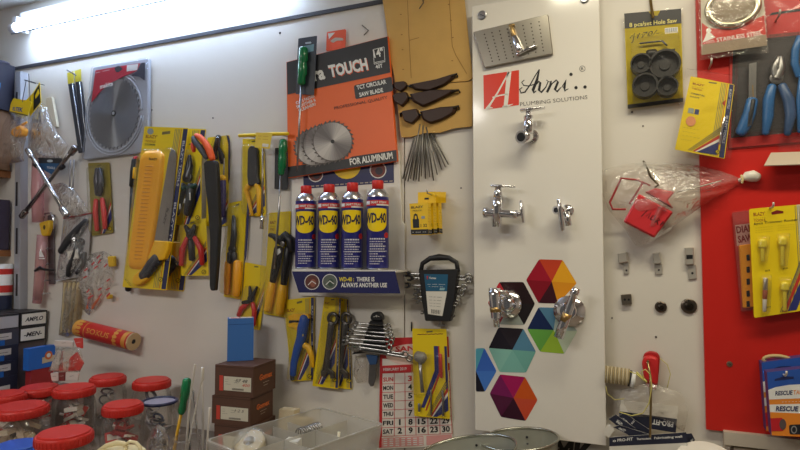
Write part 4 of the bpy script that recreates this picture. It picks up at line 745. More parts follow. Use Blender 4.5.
for i, (a, b, r) in enumerate(SP2): A, B = z(*a)[0], z(*b)[0]; spanner(A, B, r, D+.011+.003*(i % 3), 'chrome spanner in the fanned black clip, '+ORD[i], 'spanners in the fanned black clip')
for i in range(7): mb = MB(BLACK); y = 104+20*i; mb.limb(z(175-6*i, y, 238+2*i, y+8+i), .8, D+.020, n=6); mb.build('clip_bar', t)
t = thing('scraper', 'blue-handled grey scraper hanging below the fanned spanners', 'scraper')
mb = MB(M(52, 90, 140, .4)); mb.plate(rot2(z(160, 246, 215, 250, 208, 290, 178, 292), 1), .012, .006, .001); mb.build('handle', t); mb = MB(M(118, 116, 116, .3, .8)); mb.plate(rot2(z(176, 286, 208, 284, 206, 350, 195, 388, 182, 390, 172, 372), 1), .013, .003, .0005); mb.build('blade', t)
mb = sheet(subdiv(z(110, 250, 162, 248, 168, 300, 165, 370, 120, 372, 104, 340), 3, .5, 4), .006, .012, CLB, 5); tag(mb.build('plastic_bag'), 'small clear bag hanging left of the grey scraper', 'bag')
# calendar
z = zz(3.755, 370, 330); t = thing('wall_calendar', 'red and white monthly wall calendar with large black numbers', 'calendar'); D = .002
Q = [(380, 338), (448.5, 336.5), (453, 446), (379, 449)]; mb = MB(M(232, 224, 214, .6)); mb.plate(Q, D, .002); CS = mb.build('sheet', t); e = D+.0024; qm = quadmap(Q)
CR = M(200, 44, 48, .55); mb = MB(CR); mb.qflat(qm, [(.02, 0), (1, 0), (1, .2), (.0, .2)], e); mb.qflat(qm, [(0, .2), (.035, .2), (.035, .99), (0, .99)], e); mb.m(M(232, 200, 190, .6)).flat(circ(*qm(.5, .17), 29, 11, 28), e+.0003)
mb.m(CR).qtext('SAN SYS', qm, .22, .135, .78, .125, .05, e+.0006, .03); mb.qflat(qm, [(.01, .265), (1, .255), (1, .325), (.01, .335)], e+.0006); mb.m(WHITE).qtext('FEBRUARY 2019', qm, .05, .315, .38, .312, .028, e+.0009, .01); mb.qtext('2019', qm, .52, .315, .66, .312, .045, e+.0009, .02); mb.build('header', CS)
mb = MB(CR); rows = [.39, .468, .547, .624, .70, .778, .852]; cols = [.045, .19, .325, .445, .60, .76, .925, .999]
cx = [.035, .205, .355, .50, .665, .83, .995]
for v in [.337]+[r+.045 for r in rows]: mb.qflat(qm, [(.035, v-.003), (1, v-.006), (1, v-.002), (.035, v+.001)], e)
for u in cx: mb.qflat(qm, [(u-.004, .337), (u+.004, .337), (u+.004, .897), (u-.004, .897)], e+.0002)
mb.m(M(224, 160, 156, .6)).qflat(qm, [(.035, .91), (.60, .905), (.60, .985), (.035, .99)], e); mb.qflat(qm, [(.64, .905), (.99, .90), (.99, .98), (.64, .985)], e); mb.m(WHITE)
for k in range(7):
    for j in range(4): u = .06+.08*k; mb.qflat(qm, [(u, .917+.018*j), (u+.05, .917+.018*j), (u+.05, .925+.018*j), (u, .925+.018*j)], e+.0003)
mb.build('grid', CS)
mb = MB(); DY = ['SUN', 'MON', 'TUE', 'WED', 'THU', 'FRI', 'SAT']; NUM = {5: {0: '1'}, 6: {0: '2'}}
for i, r in enumerate(rows):
    mb.m(CR if i == 0 else M(34, 30, 32, .6)); mb.qtext(DY[i], qm, .05, r+.022, .19, r+.021, .038, e, .03)
    nums = ['' if i < 5 else str(i-4)]+[str(3+i+7*k) for k in range(4)]
    for k, s_ in enumerate(nums):
        if s_: c = (cx[k+1]+cx[k+2])/2; w_ = .055 if len(s_) == 2 else (.012 if s_ == '1' else .03); mb.qtext(s_, qm, c-w_, r+.024, c+w_, r+.023, .05, e, .035)
mb.build('numbers', CS)
mb = MB(BLACK); mb.limb([(411.5, 322), (411.6, 331)], .7, .004, rnd=False, n=6); tag(mb.build('nail'), 'thin dark nail above the rotary bit card', 'nail')
t = thing('logo_card', 'small card with red and black mark left of the calendar foot', 'card'); mb = MB(PAPER); mb.plate([(369, 432), (379, 432), (379.5, 449), (369.5, 450)], .001, .001); mb.m(RED).flat([(372.5, 437.6), (378.6, 437), (378.8, 440.6), (374.4, 440.8), (372, 442.5)], .0024); mb.m(BLACK).flat([(371.6, 442.4), (378.8, 442), (378.8, 443.6), (376.2, 443.8), (375.8, 447), (374, 447), (374, 444), (371.6, 444.2)], .0024); mb.build('sheet', t)
# rotary bit card over the calendar
t = thing('rotary_bit_pack', 'yellow card with wire cup brush and bits covering the calendar', 'package'); D = .014
Q = [(412.2, 328.4), (446.4, 329), (450, 419), (414.2, 416)]
def ex(mb, qm, e): mb.m(M(120, 60, 30, .5)); mb.qtext('~~~~~~', qm, .15, .09, .9, .075, .05, e); mb.m(M(46, 52, 120, .5)).qflat(qm, [(.62, .2), (.74, .2), (.74, .5), (.3, .9), (.2, .9), (.62, .48)], e); mb.m(M(196, 56, 40, .5)).qflat(qm, [(.74, .2), (.78, .2), (.78, .52), (.36, .93), (.32, .93), (.74, .5)], e); mb.m(M(46, 52, 110, .5)).qflat(qm, [(.92, .2), (.99, .2), (.99, .7), (.92, .72)], e)
ycard(t, Q, D, brand=False, stripes=(.45, .99, .97, .66), extra=ex, circle=False)
mb = MB(M(150, 146, 138, .5, .5, bump=.6, scale=300)); mb.limb(z(176, 98, 200, 106), [5.4, 6], D+.014, fl=.8); mb.build('cup_brush', t); mb = MB(STEEL); mb.limb(z(188, 116, 192, 180, 197, 234), [2, 1.8, 2], D+.014, rnd=False); mb.build('brush_shank', t)
for P, r, c in ((z(229, 226, 230, 318), .9, STEEL), (z(264, 92, 266, 120, 268, 178), 1.5, M(206, 60, 50, .4)), (z(184, 278, 186, 304), 1.4, STEEL), (z(272, 228, 274, 260, 275, 322), 1.2, STEEL)): mb = MB(c); mb.limb(P, r, D+.006); mb.build('rotary_bit', t)
shell(t, z(160, 84, 234, 90, 240, 244, 164, 240), D+.001, .026, .86); shell(t, z(248, 80, 280, 84, 288, 326, 250, 322), D+.001, .012, .86)
# stripper card
z = zz(4.5, 280, 290); t = thing('stripper_pack', 'yellow card with blue and yellow wire stripper below spray cans', 'package'); D = .006
ycard(t, z(18, 45, 155, 30, 150, 405, 50, 412), D, side=True, stripes=(.25, .98, .82, .5))
BLT = M(34, 84, 170, .35)
mb = MB(BLT); mb.limb(z(112, 124, 102, 170, 96, 215, 76, 270, 62, 330, 58, 380), [5.6, 6.2, 5.8, 4.6, 4, 3.8], D+.014, fl=.7); mb.build('blue_handle', t); mb = MB(DGREY); mb.limb(z(56, 384, 55, 402), [2.8, 2.4], D+.014, fl=.7); mb.build('handle_tip', t)
mb = MB(HANDY); mb.limb(z(105, 245, 128, 258, 142, 296, 148, 345), [3.4, 3.8, 3.2, 2.2], D+.010, fl=.7); mb.build('yellow_handle', t)
mb = MB(HANDY); mb.plate(rot2(z(34, 118, 60, 108, 125, 108, 132, 128, 96, 138, 40, 136), 1), D+.006, .012, .001); mb.build('upper_jaw', t); mb = MB(HANDY); mb.plate(rot2(z(36, 152, 62, 146, 88, 150, 86, 184, 68, 182, 58, 168, 38, 168), 1), D+.006, .010, .001); mb.build('lower_jaw', t); mb = MB(BLACK); mb.plate(z(40, 138, 78, 138, 78, 147, 40, 150), D+.004, .008); mb.build('jaw_gap', t)
c = W(*z(98, 200)[0], D+.020); mb = MB(M(236, 206, 60, .4)); mb.lathe(c, (0, -1, 0), [(0, .0085), (.003, .0085), (.004, .006)], 16); mb.build('pivot_cap', t)
shell(t, z(30, 95, 140, 85, 160, 240, 156, 360, 90, 410, 44, 408, 60, 260), D+.001, .026, .9)
# ratchet spanner cards, back one first
def ratchet(Q, D, ox, label):
    t = thing('ratchet_spanner_pack', label, 'package', 'yellow cards with ratchet spanners'); ycard(t, Q, D, side=True, stripes=(.2, .98, .82, .55))
    RS = M(96, 92, 88, .28, .85); c = W(*z(238+ox, 128)[0], D+.010); R_ = 5.0*mpp(332, 320); mb = MB(RS); mb.tube([c+Vector((math.cos(a)*R_, 0, math.sin(a)*R_)) for a in [i*math.pi/10 for i in range(20)]], R_*.34, 8, closed=True, nrm=(0, 1, 0)); mb.build('ring_end', t)
    mb = MB(RS); mb.limb(z(230+ox, 155, 222+ox, 220, 212+ox, 300, 206+ox, 360), [4, 3.4, 3.4, 4.2], D+.010, fl=.5); mb.build('shaft', t)
    mb = MB(RS); mb.plate(z(196+ox, 352, 218+ox, 352, 240+ox, 372, 242+ox, 398, 226+ox, 400, 222+ox, 380, 206+ox, 376, 198+ox, 392, 184+ox, 388, 182+ox, 366), D+.006, .008, .001); mb.build('open_end', t)
    shell(t, z(210+ox, 92, 264+ox, 92, 262+ox, 190, 250+ox, 405, 174+ox, 400, 200+ox, 180), D+.001, .022, .9)
ratchet(z(250, 32, 306, 42, 325, 448, 240, 440), .004, 62, 'ratchet spanner card mostly hidden behind the other one')
ratchet(z(200, 30, 275, 38, 262, 446, 145, 432), .022, 0, 'yellow card with dark ratchet spanner right of the wire stripper')
# ================================================================= carded tools left of the spray cans
z3 = zz(3.753, 120, 110); z4 = zz(3.459, 120, 200)
# long screwdriver at the far left of the saws
t = thing('long_screwdriver', 'long black and yellow screwdriver at left of the hand saw cards', 'screwdriver'); D = .016
mb = MB(BLACK); mb.limb([(135.6, 160), (134.6, 172), (133, 186)], [3.6, 4.2, 3.6], D); mb.build('handle', t); mb = MB(HANDY); mb.limb([(134.8, 168), (134, 178)], [1.6, 1.6], D+.012); mb.build('grip_stripe', t); mb = MB(RED); mb.limb([(136, 157.5), (136, 159)], [2.6, 2.8], D); mb.build('end_cap', t); mb = MB(M(70, 70, 72, .35, .8)); mb.limb([(133, 186), (130.5, 235), (128.6, 285)], [2.6, 2.2, 2.2], D, rnd=False); mb.build('shaft', t); mb = MB(BLACK); mb.limb([(128.6, 283), (128.2, 290)], [3, 3], D); mb.build('tip_cover', t)
# snips pack
t = thing('snips_pack', 'yellow card with dark green gripped tin snips between saws', 'package'); D = .028
z1 = zz(7.5, 160, 120); z2 = zz(7.5, 160, 170)
ycard(t, [(180, 142), (201.6, 141), (201.4, 223.5), (176.4, 225)], D, side=False, brand=False)
SN = M(74, 76, 80, .3, .8); GH = M(20, 62, 52, .4); GK = M(44, 48, 52, .4)
pliers(t, (187.5, 177), [[(188, 166), (189.2, 155.5)], [(190.5, 166), (190, 155.5)]], [[(183, 186), (178.5, 198), (176.5, 214)], [(191.5, 186), (190, 200), (187, 214)]], [[5, 5.4, 3.4], [5, 5.4, 3.6]], D+.014, SN, [GK, GK], (4.6, 1.4), 5.6)
mb = MB(GH); mb.limb([(178, 185.5), (184, 188.5)], [2.6, 2.6], D+.020); mb.limb([(188, 188.5), (195.5, 185.5)], [2.6, 2.6], D+.020); mb.build('guard', t)
mb = MB(WHITE); mb.limb([(185, 199), (184.2, 203)], .7, D+.027); mb.limb([(190, 193), (190, 200)], .6, D+.027); mb.limb([(180, 204), (180, 209)], .6, D+.027); mb.build('grip_mark', t)
shell(t, [(188, 150), (193, 150), (197, 176), (198, 190), (193, 217), (174, 218), (175, 190), (182, 172)], D+.001, .030, .88)
# red pliers pack
t = thing('pliers_pack', 'yellow card with red-handled pliers below the tin snips', 'package'); D = .028
ycard(t, z4(205, 80, 297, 62, 307, 262, 212, 262), D, brand=False, stripes=(.2, .99, .97, .5)); pliers(t, z4(244, 118)[0], [z4(234, 104, 226, 90), z4(252, 104, 258, 88)], [z4(232, 132, 216, 172, 212, 224), z4(258, 130, 280, 170, 284, 222)], [2.6, 3.4, 2.6], D+.012, M(54, 52, 54, .35, .7), HRED, (4, 2), 5); mb = MB(BLACK); mb.limb(z4(246, 140, 248, 205), [3.2, 3], D+.008); mb.build('grip_insert', t)
shell(t, z4(220, 84, 272, 80, 292, 170, 294, 230, 206, 230, 206, 170), D+.001, .024, .9)
# hand saw cards
def saw(off, D, label, front):
    t = thing('hand_saw_pack', label, 'package', 'yellow hand saw cards'); o = lambda *p: [(x+off[0], y+off[1]) for x, y in p]
    Q = o((144.5, 126.3), (188.6, 128), (166.2, 290.4), (122.3, 287))
    def ex(mb, qm, e):
        mb.m(M(150, 160, 160, .4)).flat(circ(*qm(.15, .03), 3.2, n=14), e); mb.m(M(140, 60, 30, .5)); mb.qtext("BLAZY'", qm, .06, .072, .32, .072, .02, e); mb.qtext('TOOLS', qm, .06, .098, .30, .098, .014, e); mb.m(M(90, 90, 40, .5)).qtext('350MM', qm, .06, .118, .30, .118, .013, e)
    ycard(t, Q, D, side=True, brand=False, stripes=None, extra=ex)
    G = M(248, 176, 20, .4); mb = MB(G); mb.dome(rot2(o((142.5, 156), (146, 150.8), (160, 150.2), (165, 155), (163, 180), (157, 225), (149.5, 268), (147, 270), (131, 269), (130, 265), (137, 210)), 2.5), D+.001, .014, .86, 3); BG = mb.build('blade_guard', t)
    mb = MB(M(226, 150, 16, .45))
    for i in range(26):
        y = 166+i*3.7; xl = 145.8-(y-166)*.125; mb.limb(o((xl, y), (xl+7, y+.4)), .6, D+.0155, n=5)
    mb.m(M(60, 44, 20, .5)).text('BLAZY', o((149, 160))[0], o((157, 160.4))[0], 2.4, D+.0162); mb.build('guard_ribs', BG, kind='stuff')
    mb = MB(M(150, 148, 146, .3, .85)); mb.plate(o((169.3, 154), (171.6, 148.6), (174.8, 150.6), (176.4, 156), (173.4, 195), (167.8, 241), (154.4, 240.6), (159.5, 210)), D+.004, .0016); mb.m(M(70, 70, 74, .5)).text('BLAZY', o((167, 208))[0], o((162.4, 224))[0], 2.2, D+.0062)
    mb.build('blade', t)
    mb = MB(M(246, 190, 24, .4)); mb.plate(rot2(o((154.2, 240.4), (168.4, 241.4), (167.5, 250), (163.5, 259.5), (150, 262), (147, 258)), 1.4), D+.002, .018, .003); mb.m(M(246, 190, 24, .4)).plate(rot2(o((131.8, 277.5), (141, 268), (148, 272), (147, 279), (139, 285.5), (132, 284)), 1.4), D+.002, .016, .003); mb.build('handle', t)
    mb = MB(M(58, 60, 66, .5)); mb.limb(o((157.5, 258), (152, 265), (146, 273.5), (142, 276)), [6, 6.6, 6, 4.4], D+.012, fl=.8); GR = mb.build('grip', t)
    mb = MB(M(30, 30, 34, .5)); [mb.limb(o((x-4.6, y-2), (x+4.6, y+3)), .5, D+.023, n=5) for x, y in ((155.5, 261), (152, 266), (148, 271))]; mb.build('grip_ridges', GR)
    if front: shell(t, o((141, 158), (146, 148.6), (161, 148.2), (168, 152), (171, 146.6), (176, 148), (178.5, 156), (170, 240), (169, 252), (150, 284), (134, 288), (128, 280), (132, 240)), D+.001, .026, .93)
saw((17.5, 1.2), .001, 'yellow hand saw card partly hidden behind the front saw card', False)
saw((0, 0), .060, 'yellow hand saw card with orange blade guard, in front', True)
# pruning saw in a sheath
t = thing('pruning_saw', 'pruning saw with orange grip in a long black sheath', 'saw'); D = .072
mb = MB(ORANGE); mb.limb(z1(268, 112, 300, 128, 340, 170, 368, 220, 388, 280, 394, 296), [1.9, 3, 3.4, 3.6, 3.2, 2.8], D+.002, fl=1.1); mb.m(M(232, 70, 34, .45)).limb(z1(244, 176, 250, 205, 254, 235), [1.8, 2.6, 1.8], D, fl=1); mb.build('handle', t)
mb = MB(M(66, 70, 78, .5)); mb.limb(z1(250, 130, 262, 160, 295, 200, 330, 250, 350, 285), [2.2, 3, 3.2, 3, 2.4], D+.006, fl=1.1); mb.build('grip', t)
mb = MB(M(36, 36, 38, .45)); mb.plate(rot2([(203, 163), (206, 160.4), (214.6, 160.4), (216, 163), (217.2, 190), (218.6, 225), (216.6, 262), (214.4, 290), (213, 291), (210, 290.4), (209, 286), (209.4, 240), (207, 205), (204.6, 185)], 1.4), D-.006, .016, .003); mb.build('sheath', t)
# cable tool card behind
t = thing('screwdriver_pack', 'yellow card with purple-handled driver behind the pruning saw', 'package'); D = .006
ycard(t, [(207.5, 137.5), (229.4, 135), (229.4, 196), (224.5, 226), (206, 226)][:2]+[(228, 226), (206, 226)], D, brand=False, side=False, circle=False, stripes=(.55, .99, .97, .7))
mb = MB(BLACK); mb.limb(z1(440, 122, 425, 180, 410, 250, 420, 290), [2.4, 2.6, 2.4, 2], D+.010); mb.limb(z1(450, 130, 440, 200, 462, 270, 466, 320), [1, 1.2, 3, 2.4], D+.012); mb.build('forked_tool', t); mb = MB(M(70, 62, 120, .4)); mb.limb(z2(470, 70, 472, 150, 470, 240, 468, 345), [3, 3.2, 3.2, 2.8], D+.012); mb.build('handle', t); mb = MB(HANDY); mb.limb(z2(468, 50, 470, 76), [3.2, 3.4], D+.012); mb.build('collar', t); mb = MB(STEEL); mb.limb(z1(480, 290, 478, 420), [.8, .8], D+.012); mb.build('shaft', t)
mb = MB(M(40, 42, 86, .45)); mb.plate(z1(498, 112, 512, 118, 522, 160, 520, 440, 512, 470, 512, 180), D+.001, .002); mb.build('edge_band', t)
shell(t, z1(440, 116, 500, 116, 514, 150, 514, 640, 470, 780, 440, 770, 430, 400, 405, 200), D+.001, .026, .9)
# yellow bar with price card
mb = MB(YEL); mb.limb([(239.5, 135.6), (264, 134.4), (288, 133.6)], 1.9, .046, rnd=True); t = thing('yellow_bar', 'yellow hanging bar above the wire stripper card', 'bar'); mb.build('bar', t)
for x in (246, 282): c = W(x, 135, .046); mb = MB(STEEL); mb.tube([(c.x, .003, c.z), (c.x, -.046, c.z)], .002, 6); mb.build('bracket', t)
t = thing('price_card', 'small yellow price card hung on the yellow bar', 'card'); mb = MB(M(236, 206, 70, .5)); Q = [(256.2, 132.4), (272.4, 133), (269.4, 149), (254.6, 147.4)]; mb.plate(Q, .054, .001); q = quadmap(Q); mb.m(M(190, 110, 30, .5)); [mb.qtext('-- ---', q, .15, .25+.18*i, .8, .25+.18*i, .1, .0555) for i in range(2)]; mb.m(PAPER).qflat(q, [(.5, .68), (.9, .68), (.9, .88), (.5, .88)], .0556); mb.build('sheet', t)
# wire stripper pack
t = thing('wire_stripper_pack', 'yellow card with black and yellow wire stripper under the bar', 'package'); D = .006
ycard(t, z3(460, 108, 540, 110, 548, 402, 458, 396), D, brand=False, stripes=(.25, .99, .97, .62)); mb = MB(M(44, 44, 48, .45)); mb.plate(rot2(z3(478, 150, 486, 134, 504, 134, 514, 150, 516, 250, 522, 278, 480, 284, 476, 250), 2), D+.004, .012, .002); mb.build('head', t)
mb = MB(HANDY); mb.limb(z3(482, 284, 472, 300, 484, 340, 496, 395), [2.6, 2.2, 2, 1.6], D+.010); mb.build('handle', t); mb = MB(HANDY); mb.limb(z3(512, 280, 522, 300, 522, 345, 520, 396), [2.6, 2.8, 2.6, 1.8], D+.010); mb.build('handle', t)
shell(t, z3(470, 126, 520, 126, 530, 290, 528, 398, 470, 394, 466, 290), D+.001, .022, .9)
# socket rod
t = thing('socket_rod', 'thin steel rod with socket end beside the wire stripper', 'socket rod'); D = .050
mb = MB(M(160, 150, 136, .3, .85)); mb.limb([(263, 146), (262.6, 180), (262, 216)], [1.1, 1, 1], D, rnd=False); mb.build('shaft', t); mb = MB(CHROME); mb.limb([(262.2, 216), (262, 222), (261.9, 223), (261.6, 229)], [2, 2.2, 1.6, 2], D, rnd=False, n=6); mb.build('socket', t)
# green screwdriver
t = thing('screwdriver', 'green-handled screwdriver hanging on dark card left of saw sleeve', 'screwdriver'); D = .030
mb = MB(M(44, 46, 50, .45)); mb.plate(rot2([(275, 148), (288.4, 147), (287.6, 190), (274.4, 189)], .8), .010, .0012); mb.build('hang_card', t)
screwdriver(t, [(283.4, 141), (283, 150), (282.4, 153), (282.6, 158), (282, 167), (281.4, 169), (281, 173.5)], [4, 4.6, 3.9, 4.5, 4.3, 3.4, 3.4], [(281, 173), (278.6, 215), (274.4, 269)], [1.2, 1.1, 1], D+.012, GREEN, STEEL)
# aviation snips
z = zz(7.5, 220, 200); z5 = zz(6, 220, 255)
t = thing('aviation_snips_pack', 'clear yellow card with orange-handled snips under the screwdriver pack', 'package'); D = .006
ycard(t, [(229, 203), (247, 199.5), (246, 262), (242, 299), (223.6, 296)][:2]+[(241.5, 299.5), (223.6, 296.6)], D, brand=False, stripes=None, circle=True)
pliers(t, z(92, 370)[0], [z(98, 260, 100, 120), z(112, 270, 108, 130)], [z5(48, 44, 44, 120, 40, 230), z5(104, 44, 104, 130, 96, 240)], [[3.4, 3.6, 3], [4.4, 4.8, 4]], D+.012, M(84, 86, 90, .3, .8), [M(240, 160, 20, .4), M(248, 172, 24, .4)], (3.2, 1.6), 4.2)
mb = MB(M(46, 46, 50, .4)); mb.limb(z(76, 400, 70, 470), [3, 2.6], D+.012); mb.limb(z(104, 400, 112, 470), [3, 2.6], D+.012); mb.build('spring_arms', t); mb = MB(M(46, 50, 110, .5)); mb.plate(z(205, 0, 218, 0, 212, 200, 196, 420, 184, 470, 198, 200), D+.001, .002); mb.build('edge_band', t)
shell(t, [(232, 206), (243, 204), (244, 230), (243, 262), (242, 296), (224, 294), (225, 262), (230, 235)], D+.001, .028, .92)
# small red pliers card
t = thing('pliers_pack', 'yellow card with red-handled pliers behind the small blue box', 'package'); D = .004
ycard(t, z5(150, 42, 286, 68, 240, 452, 120, 430), D, brand=False, stripes=(.45, .99, .97, .3), circle=False); pliers(t, z5(186, 262)[0], [z5(182, 230, 178, 190), z5(204, 230, 222, 192)], [z5(168, 288, 130, 320, 112, 362), z5(196, 290, 206, 340, 200, 420)], [2.2, 2.8, 2.6], D+.010, M(40, 40, 44, .4, .6), HRED, (3, 1.4), 3.6); mb = MB(BLACK); mb.limb(z5(136, 286, 168, 282), [1.8, 2.4], D+.012); mb.build('guard', t)
shell(t, z5(165, 180, 235, 190, 240, 300, 215, 420, 110, 400, 130, 300), D+.001, .02, .9)
# big combination pliers
t = thing('combination_pliers_pack', 'clear pack with large black pliers and yellow grips by spray cans', 'package'); D = .006
mb = ycard(t, [(269, 213), (291, 211), (287, 318), (263.5, 314)], D, brand=True, stripes=None, circle=False, hole=False)
PB = M(40, 39, 40, .4, .3)
mb = MB(PB); mb.limb(z(372, 262, 400, 270, 430, 290, 462, 310), [2.2, 2.6, 4, 5], D+.014); mb.build('jaw', t); mb = MB(PB); mb.limb(z(450, 300, 490, 265, 530, 300, 540, 380), [4, 4.6, 5, 4.6], D+.012); mb.build('jaw', t)
c = W(*z(470, 330)[0], D+.022); mb = MB(M(120, 116, 112, .3, .8)); mb.lathe(c, (0, -1, 0), [(0, .008), (.003, .008), (.004, .005)], 14); mb.build('pivot', t)
mb = MB(PB); mb.limb(z5(352, -40, 340, 40, 326, 110, 316, 160), [4.6, 4.6, 4, 3.2], D+.014); mb.limb(z5(412, -40, 404, 40, 390, 110, 382, 176), [4.4, 4.4, 4, 3.4], D+.012); mb.m(WHITE).plate(z(420, 372, 448, 362, 456, 392, 428, 416), D+.030, .001); mb.build('arms', t)
mb = MB(HANDY); mb.limb(z5(314, 166, 304, 220, 286, 330), [3.8, 4.4, 4], D+.012); mb.build('handle', t); mb = MB(HANDY); mb.limb(z5(378, 184, 372, 240, 356, 350), [4, 4.6, 4], D+.012); mb.build('handle', t)
shell(t, [(268, 214), (290, 212), (290, 250), (286, 316), (264, 312), (266, 260)], D+.001, .032, .92)
# ================================================================= big saw blade pack
BRUSHED = bpy.data.materials.new('brushed_blade'); BRUSHED.use_nodes = True; nt = BRUSHED.node_tree; pb_ = nt.nodes['Principled BSDF']
pb_.inputs['Base Color'].default_value = (.30, .32, .36, 1); pb_.inputs['Metallic'].default_value = .9; pb_.inputs['Roughness'].default_value = .34; pb_.inputs['Anisotropic'].default_value = .9
tn = nt.nodes.new('ShaderNodeTangent'); tn.direction_type = 'RADIAL'; tn.axis = 'Y'; nt.links.new(tn.outputs[0], pb_.inputs['Tangent'])
z = zz(3.913, 80, 50); t = thing('saw_blade_pack', 'clear tray with large dark circular saw blade and red top', 'package'); D = .006
Q = z(50, 66, 268, 30, 264, 398, 12, 430)
mb = MB(M(170, 174, 184, .35)); mb.plate(rot2(Q, 2.5), D, .012, .003); mb.build('tray', t); e = D+.0124
e5 = e+.0052
mb = MB(M(190, 36, 58, .4)); mb.plate(rot2(z(60, 80, 150, 64, 236, 51, 222, 82, 170, 104, 120, 128, 80, 162, 44, 206), 1), e+.004, .001); mb.m(M(58, 62, 78, .4)).plate(rot2(z(223, 83, 238, 51, 254, 48, 252, 120, 232, 104, 200, 100), 1), e+.004, .001)
mb.m(WHITE).text('makita', z(78, 152)[0], z(130, 138)[0], 4.4, e5+.0004, .03, .25); mb.text('-- ---', z(62, 92)[0], z(116, 80)[0], 2, e5+.0004); mb.flat(z(184, 60, 228, 54, 224, 78, 182, 84), e5+.0004); mb.m(M(60, 60, 70, .5)).flat(rot2(z(134, 70, 152, 60, 168, 74, 150, 88, 140, 86), 1), e5+.0005); mb.build('print', t)
c = W(114.3, 113.5, e+.001); m_ = mpp(114, 114, e); rx = (W(139.5, 113, e)-W(89, 114, e)).length/2; rz = 36*m_; 
mb = MB(BRUSHED); n = 40; P = []
R_ = max(rx, rz)
for i in range(n):
    a = i*2*math.pi/n; P += [(math.cos(a)*rx, math.sin(a)*rz), (math.cos(a+.05)*rx*.93, math.sin(a+.05)*rz*.93), (math.cos(a+.09)*rx*.93, math.sin(a+.09)*rz*.93)]
F_ = [c+Vector((x, 0, z_)) for x, z_ in P]; B_ = [p+Vector((0, -.0025, 0)) for p in F_]; N = len(P); mb.add(F_+B_, [tuple(range(N, 2*N))]+[(i, (i+1) % N, (i+1) % N+N, i+N) for i in range(N)]); 
mb.m(M(40, 42, 46, .5)).lathe(c+Vector((0, -.003, 0)), (0, -1, 0), [(0, .011), (.0008, .011)], 18); mb.m(M(180, 184, 190, .4)).lathe(c+Vector((0, -.004, 0)), (0, -1, 0), [(0, .006), (.0006, .006)], 14); mb.build('saw_blade', t)
for k_, kk in enumerate((1.06, 1.14)):
    mb = MB(M(182, 186, 196, .3)); mb.tube([c+Vector((math.cos(a)*rx*kk, -.001, math.sin(a)*rz*kk)) for a in [i*math.pi/24 for i in range(6 if k_ else 0, 48)]], .0022, 6); mb.build('tray_ridge', t)
shell(t, Q, D+.012, .010, .97)
# long black bit packs
for (P, w_, lab) in (([(70.6, 84), (75, 113), (81, 152)], 2.7, 'long narrow black bit pack, left of the two beside blade tray'), ([(78, 82), (81.4, 112), (86, 150)], 2.6, 'long narrow black bit pack, right of the two beside blade tray')):
    t = thing('bit_pack', lab, 'package', 'long black bit packs'); d = .008 if P[0][0] < 75 else .004
    mb = MB(M(52, 54, 62, .4)); mb.plate([(P[0][0]-w_, P[0][1]), (P[0][0]+w_, P[0][1]-.6), (P[1][0]+w_, P[1][1]), (P[2][0]+w_, P[2][1]), (P[2][0]-w_, P[2][1]+1), (P[1][0]-w_, P[1][1])], d, .006, .001); mb.build('strip', t)
    mb = MB(M(214, 196, 60, .45)); mb.plate([(P[0][0]-w_-.8, P[0][1]-11), (P[0][0]+w_, P[0][1]-13), (P[0][0]+w_, P[0][1]-1), (P[0][0]-w_, P[0][1])], d, .002); mb.build('header', t)
    mb = MB(M(200, 204, 210, .25, .8)); mb.limb([(P[0][0]+w_*.6, P[0][1]), (P[1][0]+w_*.6, P[1][1]), (P[2][0]+w_*.4, P[2][1]-4)], .5, d+.007, n=5); mb.build('edge_strip', t)
mb = MB(DSTEEL); mb.limb([(67, 70), (72, 73), (76, 75.5)], .6, .02, dd=[.02, .02, .02]); c = W(72, 73, .02); mb.tube([(c.x, .003, c.z), c], .0015, 6); tag(mb.build('wall_hook'), 'dark wire hook above the long black bit packs', 'hook')
# wheel wrench
z = zz(5.63, 20, 140); t = thing('wheel_wrench', 'crossed chrome wheel wrench hanging on the left wall', 'wrench'); D = .055
mb = MB(M(200, 200, 204, .15, .95)); mb.limb(z(50, 62, 90, 130, 150, 230, 250, 405), [2, 1.9, 2, 2], D+.006, rnd=False); mb.limb(z(45, 55, 66, 92), [3, 2.8], D+.006, n=10); mb.limb(z(236, 385, 264, 424), [3.2, 3.6], D+.006, n=10); mb.m(BLACK).limb(z(264, 426, 266, 430), 2.4, D+.006, rnd=False); mb.build('front_bar', t)
mb = MB(M(140, 134, 134, .2, .95)); mb.limb(z(300, 52, 240, 130, 140, 260, 24, 412), [2, 2, 2, 2], D-.006, rnd=False); mb.limb(z(312, 42, 286, 78), [3.6, 3], D-.006, n=10); mb.limb(z(32, 402, 10, 432), [3, 3], D-.006, n=10); mb.m(BLACK).limb(z(82, 136, 100, 150), 2.4, D+.006, rnd=False); mb.limb(z(225, 160, 245, 148), 2.4, D-.006, rnd=False); mb.build('rear_bar', t)
mb = MB(M(30, 32, 38, .45)); mb.plate(rot2(z(100, 100, 236, 102, 238, 132, 96, 130), 1), D-.016, .0012); mb.m(M(30, 86, 132, .45)).plate(z(104, 128, 234, 130, 226, 152, 182, 196, 122, 162), D-.0162, .0012); mb.m(M(190, 200, 206, .5)).flat(circ(*z(168, 118)[0], 3, 1.4, 14), D-.0145); mb.m(WHITE).text('TOOLS', z(150, 160)[0], z(196, 164)[0], 2.2, D-.0144); mb.build('hang_card', t)
